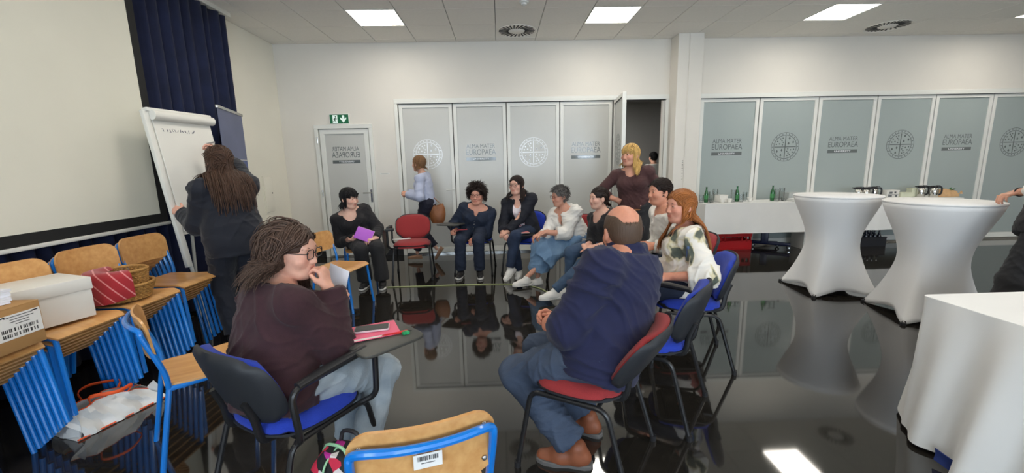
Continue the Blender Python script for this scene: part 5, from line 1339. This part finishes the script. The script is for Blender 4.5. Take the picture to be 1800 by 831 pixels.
# ================================================================ the people
BLK = mat('black_knit', (.011, .010, .012), .85, sheen=.08, var=.2, vs=40, bump=.2, bs=160)
BLKT = mat('black_trouser', (.012, .012, .014), .75, sheen=.08, bump=.15, bs=200)
DEN_D = mat('dark_denim', srgb(28, 36, 54), .85, col2=srgb(38, 48, 68), vs=9, bump=.25, bs=260)
DEN_J = mat('denim_jacket', srgb(24, 32, 48), .85, col2=srgb(34, 44, 64), vs=8, bump=.25, bs=260)
DEN_M = mat('mid_denim', srgb(52, 72, 98), .85, col2=srgb(72, 94, 120), vs=7, bump=.25, bs=260)
DEN_L = mat('light_denim', srgb(138, 152, 164), .85, col2=srgb(176, 186, 192), vs=7, bump=.25, bs=260)
DEN_B = mat('blue_denim', srgb(100, 132, 166), .85, col2=srgb(124, 154, 184), vs=7, bump=.25, bs=260)
WHT = mat('white_cotton', srgb(226, 223, 217), .8, sheen=.08, bump=.12, bs=90)
SNK = mat('white_sneaker', srgb(226, 224, 220), .6); SNKS = mat('white_rubber', srgb(214, 212, 208), .55)
BSH = mat('black_shoe', (.015, .015, .017), .5); JB = mat('black_rubber', (.02, .02, .02), .6)
H_BLK = hair_mat('black', (.008, .007, .008)); H_DK = hair_mat('dark_brown', srgb(36, 24, 20)); H_BR = hair_mat('brown', srgb(70, 48, 36)); H_GR = hair_mat('grey', srgb(118, 114, 111))
H_BL = hair_mat('blonde', srgb(206, 166, 98)); H_RD = hair_mat('auburn', srgb(160, 98, 50)); H_LB = hair_mat('light_brown', srgb(126, 92, 62)); H_MB = hair_mat('wavy_brown', srgb(82, 62, 52))
GLM = mat('glasses_frame', (.015, .013, .014), .3); GLR = mat('glasses_frame_red', srgb(96, 40, 40), .3)
def D(x, y, z): return V(x, y, z)

# --- woman in black with purple notebook
J = person('woman with black bob in black clothes sitting with a purple notebook', U(614, 348, 5.13), -28, D(-1.79, 5.26, .575), -68, (D(-1.46, 4.93, .09), D(-1.67, 4.94, .09)), (U(660, 418, 4.97), U(612, 422, 4.97)),
           hpitch=6, hs=1.10, g=1.12, sw=.175, bust=.8, tyaw=-72, foot_yaw=(-78, -95), skin_c=srgb(222, 178, 158), hand=({'d': V(-.75, -.6, -.1), 'n': V(-.2, .2, -1), 'pose': 'relax'}, {'d': V(.8, -.5, .1), 'n': V(.2, .3, 1), 'pose': 'relax'}))
trousers(J, 'trousers', BLKT, wide=.018, flare=.025, a1=.98); top(J, 'sweater', BLK, off=.014, loose=.014, hem=-.10, vneck=(.080, .075, .07))
shoes(J, BSH, SNKS, laces=SNK)
hair(J, H_BLK, [dict(n=420, length=.155, seed=2, gather=.0, part=0, init='part', w=.0075), dict(n=90, length=.062, seed=3, region='front', init='fringe', face=False, w=.0075)])
pnb = U(640, 412, 4.93); o = thing('notebook', 'purple notebook held by the woman in black', 'notebook', pnb)
Rn = rotz(14)@rotx(-28)@roty(24)
obj('cover', MB().box((0, 0, 0), (.20, .010, .15), Rn), mat('purple_cover', srgb(178, 92, 204), .5), o, bevel=.002); obj('pages', MB().box(Rn@V(.002, 0, .002), (.200, .006, .150), Rn), mat('cream_pages', (1, 1, 1)), o, smooth=0)

# --- woman walking past the doors
J = person('woman with light brown bob walking past the glass doors in a pale blue blouse', U(736, 287, 6.22), 150, D(-1.08, 6.22, .90), 172, (D(-1.30, 6.28, .10), U(768, 437, 6.22)), (U(716, 342, 6.10), U(717, 339, 6.22)),
           hs=1.0, g=.95, seated=False, s=.96, sw=.16, foot_yaw=(172, 172), foot_pitch=(0, -55), knee=(V(-1, 0, 0), V(-1, 0, .2)), hand=({'pose': 'grip'}, {'pose': 'grip'}), arm=(.28, .24))
trousers(J, 'trousers', mat('navy_trouser', srgb(26, 26, 42), .8, bump=.1, bs=200), a1=.86, wide=.012); top(J, 'blouse', mat('pale_blue_cotton', srgb(176, 182, 204), .8, sheen=.08, bump=.12, bs=90), loose=.016, off=.014, hem=-.03)
shoes(J, mat('tan_sandal', srgb(168, 124, 96), .6), mat('tan_sole', srgb(150, 118, 92), .7), low=True)
hair(J, H_LB, [dict(n=420, length=.145, seed=5, gather=.05, init='part', part=.02, w=.0075)])
hb = thing('handbag', 'brown leather handbag hanging from the walking woman', 'handbag', U(769, 375, 6.16))
M_LEA = mat('brown_leather', srgb(136, 84, 48), .5, var=.2, vs=10, bump=.3, bs=40)
G = np.zeros((12, 20, 3))
for i, t in enumerate(np.linspace(0, 1, 12)):
    for j in range(20):
        a = j/19*2*math.pi; k = .75+.35*math.sin(t*math.pi)**.7; G[i, j] = (.11*k*math.cos(a), .055*k*math.sin(a)*(1.1-.5*t), -.14+.27*t+.02*math.cos(2*a)*t)
obj('body', MB().sheet(G[:, ::-1], 0).add(G[0, :-1], [tuple(range(19))]).add(G[-1, :-1], [tuple(range(18, -1, -1))]), M_LEA, hb, smooth=50)
obj('strap', MB().tube(crom([(-.09, 0, .12), (-.13, -.02, .30), (-.15, -.02, .44), (-.10, .02, .30), (.07, 0, .12)], 5), .008, 6, flat=.5), M_LEA, hb)

# --- curly-haired woman
J = person('woman with dark curly hair and glasses in a dark denim jacket', U(838, 343, 5.50), -100, D(-.36, 5.66, .575), -94, (D(-.29, 5.27, .09), D(-.54, 5.29, .09)), (U(836, 417, 5.30), U(801, 404, 5.38)),
           hs=1.10, g=1.18, sw=.18, bust=.8, foot_yaw=(-84, -100), hand=({'d': V(-.5, -.7, -.3), 'n': V(0, 0, -1)}, {'d': V(-.5, -.8, -.1), 'n': V(.6, 0, -.6), 'pose': 'grip'}), skin_c=srgb(210, 152, 130))
trousers(J, 'jeans', DEN_D, wide=.012, flare=.012)
ja = top(J, 'denim_jacket', DEN_J, off=.018, loose=.012, hem=-.08, vneck=(.030, .06, .065), collar=None)
for k in range(5): obj('button', MB().ell(J.pel+(J.nb-J.pel)*(.18+.14*k)+J.f*(.165 if k < 4 else .150), (.007, .007, .007), 8, 6), M_STEEL, ja, off=J.off)
for k in (1, -1): obj('collar', MB().sheet(np.array([[J.nb+J.l*k*(.052+.050*v-.018*u)+J.f*(.02+.085*u+.008*v)+J.u*(.035-.085*u-.025*v) for v in np.linspace(0, 1, 4)] for u in np.linspace(0, 1, 6)]), .006), DEN_J, ja, off=J.off, smooth=60)
shoes(J, BSH, SNKS, laces=SNK)
hair(J, hair_mat('curly_brown', srgb(44, 32, 28)), [dict(n=390, length=.055, seed=7, init='radial', stick=False, stiff=.65, g=.10, w=.005, th=.0045, curl=.009, wfreq=110, steps=12, layer=.03, face=True, cvar=.35), dict(n=320, length=.15, seed=8, init='part', w=.0075, th=.003, curl=.010, wfreq=75, layer=.035, steps=16, cvar=.35)])
glasses(J, GLM)
ph = thing('smartphone', 'red-cased smartphone in the hand of the curly-haired woman', 'phone', U(812, 403, 5.28)); obj('case', MB().box((0, 0, 0), (.13, .07, .010), rotz(10)), mat('red_case', srgb(150, 46, 52), .5), ph, bevel=.003); obj('screen', MB().box((0, 0, .006), (.115, .06, .002), rotz(10)), mat('phone_glass', (0, 0, 0)), ph)

# --- woman with long dark hair
J = person('woman with long dark hair and glasses in a black denim jacket', U(908, 325, 5.42), -122, D(.33, 5.51, .575), -112, (D(.10, 5.06, .16), D(.22, 5.22, .09)), (U(890, 411, 5.17), U(884, 407, 5.20)),
           hs=1.05, g=1.0, sw=.17, foot_yaw=(-130, -100), foot_pitch=(-28, 0), hand=({'d': V(-.7, -.5, -.2), 'n': V(0, .3, -1)}, {'d': V(.3, -.7, -.5), 'n': V(.4, .2, -1)}), skin_c=srgb(218, 170, 150))
trousers(J, 'jeans', mat('navy_denim', srgb(28, 40, 62), .85, col2=srgb(42, 56, 82), vs=8, bump=.25, bs=260), wide=.008)
def floral():
    m = mat('pink_floral_print', srgb(216, 196, 204), .75, kind='voronoi', col2=srgb(232, 222, 226), vs=30); nt = m.node_tree; r = [n for n in nt.nodes if n.type == 'VALTORGB'][0]
    r.color_ramp.elements[0].color = (*srgb(176, 70, 110), 1); r.color_ramp.elements[0].position = .12; r.color_ramp.elements[1].position = .30; return m
top(J, 'floral_top', floral(), off=.008, sleeves=False, hem=-.09, vneck=(.05, .085, .08))
wedge = [EL(J.pel+(J.nb-J.pel)*.50+J.f*.17, (.13, .066, .36), np.stack([J.f, J.l, J.u], 1), .01, 's')]
ja = top(J, 'denim_jacket', mat('black_denim', srgb(22, 25, 36), .8, bump=.25, bs=260, var=.2, vs=8), off=.022, loose=.012, hem=-.05, cut=wedge)
for k in (1, -1): obj('button', MB().ell(J.pel+(J.nb-J.pel)*.70+J.f*.150+J.l*.075*k, (.007, .007, .007), 8, 6), M_STEEL, ja, off=J.off)
shoes(J, SNK, SNKS, laces=SNKS)
hair(J, H_DK, [dict(n=520, length=.25, seed=9, gather=.15, init='part', part=.0, w=.0075)]); glasses(J, GLM, (.023, .018))
nb = thing('notebook', 'pink notebook on the lap of the woman with long dark hair', 'notebook', U(914, 408, 5.16)); obj('cover', MB().box((0, 0, 0), (.22, .15, .012), rotz(8)), mat('salmon_cover', srgb(196, 110, 112), .6), nb, bevel=.002); obj('pages', MB().box((0, -.002, .001), (.218, .149, .008), rotz(8)), MATS['cream_pages'], nb, smooth=0)
fo_ = thing('folder', 'black folder beneath the pink notebook on the lap', 'folder', U(922, 412, 5.15)); obj('cover', MB().box((0, 0, 0), (.27, .19, .010), rotz(6)), M_BLACKP, fo_, bevel=.002); obj('sheets', MB().box((.0, 0, 0), (.265, .186, .006), rotz(6)), MATS['office_paper'], fo_, smooth=0)

# --- grey-haired woman
J = person('woman with short grey hair in a white blouse and wide denim culottes', U(984, 345, 4.90), -158, D(.90, 4.98, .575), -138, (U(924, 489, 4.74), U(945, 490, 4.86)), (U(958, 408, 4.72), U(950, 410, 4.70)),
           hs=1.0, g=1.04, sw=.168, foot_yaw=(-165, -160), hand=({'d': V(-.9, -.3, -.35), 'n': V(0, 0, -1)}, {'d': V(-.8, -.2, -.35), 'n': V(0, 0, -1)}), hpitch=4, skin_c=srgb(206, 154, 132))
trousers(J, 'culottes', DEN_B, wide=.050, flare=.030, a1=(.28, .72), amp=.012, freq=34)
bl = top(J, 'blouse', WHT, off=.018, loose=.020, hem=-.06, sleeve=.45, vneck=(.036, .11, .09), amp=.010)
shoes(J, SNK, SNKS, laces=SNKS)
hair(J, H_GR, [dict(n=390, length=.055, seed=11, init='forward', stick=False, stiff=.35, g=.05, w=.0075, steps=6, layer=.008, cvar=.5), dict(n=180, length=.06, seed=12, region='sides', init='down', w=.0075, steps=6, cvar=.5)]); glasses(J, GLR, (.022, .018))
pd = MB().tube(crom([J.nb+J.l*.06+J.f*.03, J.nb+J.f*.125-J.u*.12, J.nb+J.f*.150-J.u*.20], 5), .002, 5).tube(crom([J.nb-J.l*.06+J.f*.03, J.nb+J.f*.125-J.u*.12, J.nb+J.f*.150-J.u*.20], 5), .002, 5).ell(J.nb+J.f*.155-J.u*.225, (.012, .012, .025), 10, 8)
obj('pendant', pd, M_INK, J.root, off=J.off)

# --- woman in black sweater with tied hair
J = person('woman with tied dark hair in a black sweater and blue jeans', U(1052, 348, 4.42), -162, D(1.20, 4.42, .575), -155, (U(972, 512, 4.16), U(1000, 506, 4.40)), (U(1036, 436, 4.22), U(1028, 434, 4.24)),
           hs=1.0, g=1.02, sw=.165, foot_yaw=(-168, -170), hand=({'d': V(-.5, -.6, -.5), 'n': V(-.3, 0, -1)}, {'d': V(.3, -.8, -.45), 'n': V(0, 0, -1)}), skin_c=srgb(220, 174, 154))
trousers(J, 'jeans', DEN_M, wide=.004); top(J, 'sweater', BLK, off=.012, loose=.010, sleeve=.42, hem=-.07, vneck=(.08, .06, .06)); shoes(J, SNK, SNKS, laces=SNKS)
hair(J, H_DK, [dict(n=460, length=.17, seed=13, init='back', g=.08, w=.0075, layer=.006), dict(n=120, length=.24, seed=14, region='back', init='back', g=.3, w=.0075)])

# --- standing woman in brown
J = person('standing blonde woman in a brown sweater with hands on her hips', U(1108, 272, 4.82), -146, D(1.60, 4.86, .90), -118, (D(1.70, 4.82, .09), D(1.50, 4.86, .09)), (U(1136, 358, 4.76), U(1086, 352, 4.86)),
           hs=1.10, g=1.08, sw=.178, seated=False, bust=.9, foot_yaw=(-100, -125), elbow=(V(1, .3, .1), V(-1, .5, .1)), hand=({'d': V(-.9, -.4, -.25), 'n': V(-.4, .8, 0)}, {'d': V(.7, .3, -.5), 'n': V(.5, .7, 0)}), skin_c=srgb(212, 156, 132))
trousers(J, 'trousers', BLKT, wide=.01, a1=.97); top(J, 'sweater', mat('brown_knit', srgb(72, 44, 44), .85, sheen=.08, bump=.12, bs=320), off=.014, loose=.008, sleeve=.62, hem=.00, vneck=(.06, .06, .06)); shoes(J, BSH, JB)
bt_ = obj('belt', MB().tube([J.pel+J.u*(-.002)+J.pf*.128*math.cos(a)+J.pl*.165*math.sin(a) for a in np.linspace(0, 2*math.pi, 30)[:-1]], .012, 6, closed=True), mat('tan_belt', srgb(150, 96, 56), .5), J.root, off=J.off)
hair(J, H_BL, [dict(n=460, length=.25, seed=15, init='part', part=.0, w=.0075, wave=.004, cvar=.3), dict(n=105, length=.062, seed=16, region='front', init='fringe', face=False, w=.0075)])
sg = glasses(J, GLR, (.024, .018))
for c in [sg]: c.name = 'sunglasses'; M4 = Matrix.Translation(Vector(J.hc-J.off)) @ Matrix.Rotation(-56*D2R, 4, Vector(J.R[:, 0])) @ Matrix.Translation(Vector(-(J.hc-J.off))); c.matrix_local = M4 @ Matrix.Translation((0, 0, .012))

# --- man in white shirt
J = person('man with short dark hair in a white shirt sitting sideways', U(1160, 337, 3.66), -168, D(1.62, 3.67, .58), 178, (D(1.20, 3.52, .09), D(1.22, 3.80, .09)), (U(1150, 432, 3.40), D(1.28, 3.62, .66)),
           hs=1.02, g=1.05, sw=.20, male=True, s=1.03, skin_c=srgb(214, 152, 126), hand=({'d': V(-1, 0, -.2)}, {'d': V(-1, 0, -.2)}))
trousers(J, 'trousers', DEN_D); sh = top(J, 'shirt', WHT, off=.014, loose=.012, hem=-.05, vneck=(.030, .055, .065), amp=.007)
for k in (1, -1): obj('collar', MB().sheet(np.array([[J.nb+J.l*k*(.060+.040*v-.030*u)+J.f*(.0+.095*u+.006*v)+J.u*(.042-.065*u-.030*v) for v in np.linspace(0, 1, 4)] for u in np.linspace(0, 1, 6)]), .004), WHT, sh, off=J.off, smooth=60)
shoes(J, BSH, JB)
hair(J, H_DK, [dict(n=480, length=.035, seed=17, init='forward', stiff=.15, g=.0, w=.0075, steps=5, layer=.006), dict(n=225, length=.025, seed=18, region='sides', init='down', w=.0075, steps=4, layer=.003, off=.002)], capoff=.004)

# --- woman with auburn hair
J = person('woman with long auburn hair in a white blouse printed with dark patches', U(1196, 362, 2.95), -166, D(1.36, 2.91, .575), 166, (D(.98, 2.86, .09), D(1.00, 3.06, .09)), (U(1176, 486, 2.76), D(1.06, 2.95, .66)),
           hs=1.04, g=1.08, sw=.175, bust=.8, skin_c=srgb(212, 150, 126), hand=({'d': V(-1, .1, -.15), 'n': V(0, .5, -1)}, {'d': V(-1, 0, -.2), 'n': V(0, 0, -1)}), res=.008)
trousers(J, 'trousers', DEN_D)
def blouse_mat():
    m = mat('patch_print_cotton', srgb(222, 216, 206), .8, sheen=.08, bump=.1, bs=90); nt = m.node_tree; N = nt.nodes; L = nt.links
    tc = N.new('ShaderNodeTexCoord'); n = N.new('ShaderNodeTexNoise'); n.inputs['Scale'].default_value = 5.5; n.inputs['Detail'].default_value = 2.5; n.inputs['Distortion'].default_value = .8
    mp = N.new('ShaderNodeMapping'); mp.inputs['Location'].default_value = (3.1, 1.3, .4); mp.inputs['Scale'].default_value = (1, 1, .6); L.new(tc.outputs['Object'], mp.inputs[0]); L.new(mp.outputs[0], n.inputs['Vector'])
    r = N.new('ShaderNodeValToRGB'); r.color_ramp.interpolation = 'EASE'; e = r.color_ramp.elements; e[0].position = .0; e[0].color = (*srgb(226, 220, 210), 1); e[1].position = 1; e[1].color = (*srgb(150, 92, 60), 1)
    for p, c in ((.53, srgb(226, 220, 210)), (.57, srgb(206, 196, 160)), (.60, srgb(92, 96, 84)), (.66, srgb(76, 84, 74)), (.69, srgb(70, 96, 146))): q = e.new(p); q.color = (*c, 1)
    L.new(n.outputs['Fac'], r.inputs[0]); L.new(r.outputs[0], N['Principled BSDF'].inputs['Base Color']); return m
ext = [RC(J.S[0]-J.u*.02, J.E[0]+V(0, 0, -.01), .062, .070, .05), RC(J.pel+J.u*.22, J.pel+J.u*.02-J.f*.0, .155, .165, .06, J.f, .80)]
top(J, 'blouse', blouse_mat(), off=.014, loose=.026, sleeve=.42, hem=-.09, vneck=(.085, .065, .07), extra=ext, amp=.012, freq=32); shoes(J, BSH, JB)
hair(J, H_RD, [dict(n=660, length=.36, seed=19, init='part', part=.015, w=.0075, cvar=.3)])

# --- man in navy sweater
J = person('balding man in a navy sweater and jeans seen from behind', U(1093, 407, 1.93), 97, D(.48, 1.855, .585), 149, (D(.33, 1.80, .095), D(.44, 2.04, .095)), (U(985, 585, 1.96), U(985, 565, 2.10)),
           hpitch=10, hs=1.06, nbase=U(1093, 407, 1.93)+V(.022, -.025, -.125), g=1.20, s=1.06, sw=.232, male=True, tyaw=140, belly=.6, foot_yaw=(165, 150), res=.008, skin_c=srgb(206, 142, 116), elbow=(V(-.5, -.85, -.5), V(.4, .5, -.6)), hand=({'d': V(-.5, .5, .3), 'n': V(.3, .6, -.2), 'pose': 'grip'}, {'d': V(-.5, .2, .2), 'n': V(0, -.5, -.3), 'pose': 'grip'}), leg=(.43, .42))
trousers(J, 'jeans', mat('worn_denim', srgb(54, 66, 86), .85, col2=srgb(72, 84, 104), vs=7, bump=.25, bs=260), wide=.014, flare=.018, a1=.95, amp=.009, rise=.05)
colr = [CC(J.nb-J.u*.05, J.nb+V(0, .004, .080), .114, .088, .03)]
top(J, 'sweater', mat('navy_fleece', srgb(28, 31, 62), .9, sheen=.08, var=.08, vs=30, bump=.1, bs=500), off=.024, loose=.016, hem=-.13, collar=colr, amp=.012, freq=26)
shoes(J, mat('brown_shoe', srgb(132, 76, 50), .5, var=.15, vs=20), mat('grey_sole', srgb(96, 94, 92), .7), laces=mat('brown_lace', srgb(110, 70, 54), .7), size=1.08)
hair(J, hair_mat('grey_brown', srgb(92, 72, 58)), [dict(n=630, length=.028, seed=21, region='fringe_ring', init='down', w=.005, th=.003, steps=4, layer=.002, off=.001, cvar=.3)], capoff=.0035,
     capcut=lambda X: [EL(X(0, -.035, .105), V(.070, .100, .062)*1.06, J.R, .01, 's'), EL(X(0, -.085, .075), V(.046, .060, .050)*1.06, J.R, .012, 's'), EL(X(0, .09, .05), V(.09, .085, .10)*1.06, J.R, .01, 's')])

# --- woman in burgundy
J = person('woman in a burgundy sweater and light jeans with her hand at her mouth', U(514, 441, 1.80), -6, D(-.985, 1.675, .575), 59, (D(-.80, 1.90, .09), D(-.69, 1.76, .09)), (U(572, 535, 1.98), U(577, 508, 1.80)),
           hpitch=6, hs=1.04, g=1.12, s=1.02, sw=.185, tyaw=48, bust=.7, res=.008, skin_c=srgb(220, 168, 146), elbow=(V(-.4, .8, -.5), V(.12, -.35, -1)), neck_back=.055, arm=(.27, .24), hand=({'d': V(.5, .6, .2), 'n': V(.5, -.5, 0), 'pose': 'pinch'}, {'d': V(-.20, .10, 1), 'n': V(-1, .05, -.1), 'pose': 'grip', 'res': .004}), foot_yaw=(60, 62), hroll=0)
trousers(J, 'jeans', DEN_L, wide=.010, flare=.012, a1=.93, amp=.008)
top(J, 'sweater', mat('burgundy_knit', srgb(54, 29, 35), .9, sheen=.08, var=.12, vs=50, bump=.12, bs=320), off=.022, loose=.022, hem=-.10, amp=.013, freq=26, vneck=(.07, .05, .06))
shoes(J, mat('beige_shoe', srgb(196, 160, 136), .6), SNKS, low=True)
hair(J, H_MB, [dict(n=1000, length=.225, seed=23, lev=.45, th=.0010, adh=.45, cheek=.006, init='part', part=.02, w=.0075, gather=0.0, wave=.010, wfreq=46, layer=.036, cvar=.35, steps=18), dict(n=240, length=.14, seed=24, adh=.3, region='back', init='back', g=.25, gather=0.0, w=.0075, wave=.011, wfreq=50, layer=.045, steps=16)])
glasses(J, GLM, (.024, .019))
ps = U(592, 500, 1.93); o = thing('paper_sheet', 'white sheet of paper held in front of the woman in burgundy', 'paper', ps)
Rp = rotz(-25)@rotx(-12)@roty(10)
obj('sheet', MB().box((0, 0, 0), (.12, .0015, .16), Rp), MATS['office_paper'], o, smooth=0); obj('second_sheet', MB().box(Rp@V(-.012, .003, .004), (.12, .0015, .16), Rp@roty(4)), MATS['office_paper'], o, smooth=0)

# --- woman writing on the flip chart
J = person('woman with long brown hair in a dark suit writing on the flip chart', U(384, 283, 3.50), 150, D(-2.22, 3.47, .93), 145, (D(-2.27, 3.40, .09), D(-2.15, 3.55, .09)), (FC_LEFT+FC_N*.06+V(.05, -.03, .0), FC_HAND+FC_N*.07+V(.02, -.02, -.07)),
           hs=1.06, g=1.14, s=1.02, sw=.18, seated=False, tyaw=150, foot_yaw=(140, 140), elbow=(V(.6, -.5, -.8), V(.9, .5, -.3)), hand=({'d': V(-.75, .25, .25), 'n': V(-.5, .6, 0), 'pose': 'relax'}, {'d': V(-.5, -.1, .8), 'n': V(-.8, -.3, -.2), 'pose': 'pinch'}), skin_c=srgb(222, 172, 152), arm=(.315, .285))
SUIT = mat('dark_suit', srgb(18, 22, 34), .8, sheen=.15, bump=.1, bs=240)
trousers(J, 'suit_trousers', SUIT, wide=.022, flare=.02, a1=.99); top(J, 'blazer', SUIT, off=.022, loose=.010, hem=-.17, sleeve=.93, amp=.010, freq=30, extra=[RC(J.pel-J.u*.14, J.pel+J.u*.08, .172*1.12, .165*1.12, .05, J.f, .82)])
shoes(J, BSH, JB)
hair(J, H_BR, [dict(n=760, length=.42, seed=25, gather=.5, init='part', part=.0, w=.0075, wave=.003, wfreq=25, steps=18, cvar=.3), dict(n=280, length=.40, seed=26, gather=.5, region='back', init='back', g=.3, w=.0075, steps=18)])
mk_ = thing('marker_pen', 'dark marker pen in the raised hand at the flip chart', 'pen', J.W[1]+nrm(V(-.5, -.1, .8))*.105+V(-.03, 0, -.005))
obj('barrel', MB().tube([FC_N*.012-FC_HAND*0, V(.085, -.03, .012)+FC_N*.012], .008, 8), mat('marker_grey', srgb(150, 152, 150), .4), mk_); obj('tip', MB().tube([FC_N*.012, FC_N*.004+V(-.012, .0, -.004)], [.006, .002], 8), M_INK, mk_)

# --- person at the right edge
J = person('person in a white top and black trousers leaning on the cocktail table', D(4.10, 2.88, 1.60), 130, D(3.97, 2.84, .95), 130, (D(3.72, 2.84, .09), D(3.95, 2.72, .09)), (U(1788, 338, 3.14), D(4.18, 3.05, 1.0)),
           g=1.05, seated=False, hand=({'d': V(-.95, .15, -.25), 'n': V(-.1, 0, -1), 'pose': 'relax'}, None), res=.011)
trousers(J, 'trousers', BLKT, wide=.035, flare=.03); top(J, 'blouse', WHT, off=.010, loose=.02, sleeve=.55); top(J, 'vest', BLK, off=.026, sleeves=False, hem=-.12); shoes(J, BSH, JB)
hair(J, H_BR, [dict(n=320, length=.25, seed=27)])
wt = MB().tube([J.W[0]-nrm(J.W[0]-J.E[0])*.02+frame_z(J.W[0]-J.E[0])@V(.031*math.cos(a), .031*math.sin(a), 0) for a in np.linspace(0, 2*math.pi, 20)[:-1]], .006, 6, closed=True)
obj('wristband', wt, M_INK, J.root, off=J.off)
# --- person far off in the corridor
J = person('distant person in a white shirt in the corridor beyond the open leaf', D(3.40, 9.2, 1.52), 100, D(3.40, 9.2, .90), 100, (D(3.32, 9.2, .09), D(3.48, 9.25, .09)), (D(3.12, 9.35, 1.0), D(3.66, 9.35, 1.0)), seated=False, res=.014, s=.98)
trousers(J, 'trousers', BLKT); top(J, 'shirt', WHT); hair(J, H_BLK, [dict(n=90, length=.08, seed=28, steps=6)])
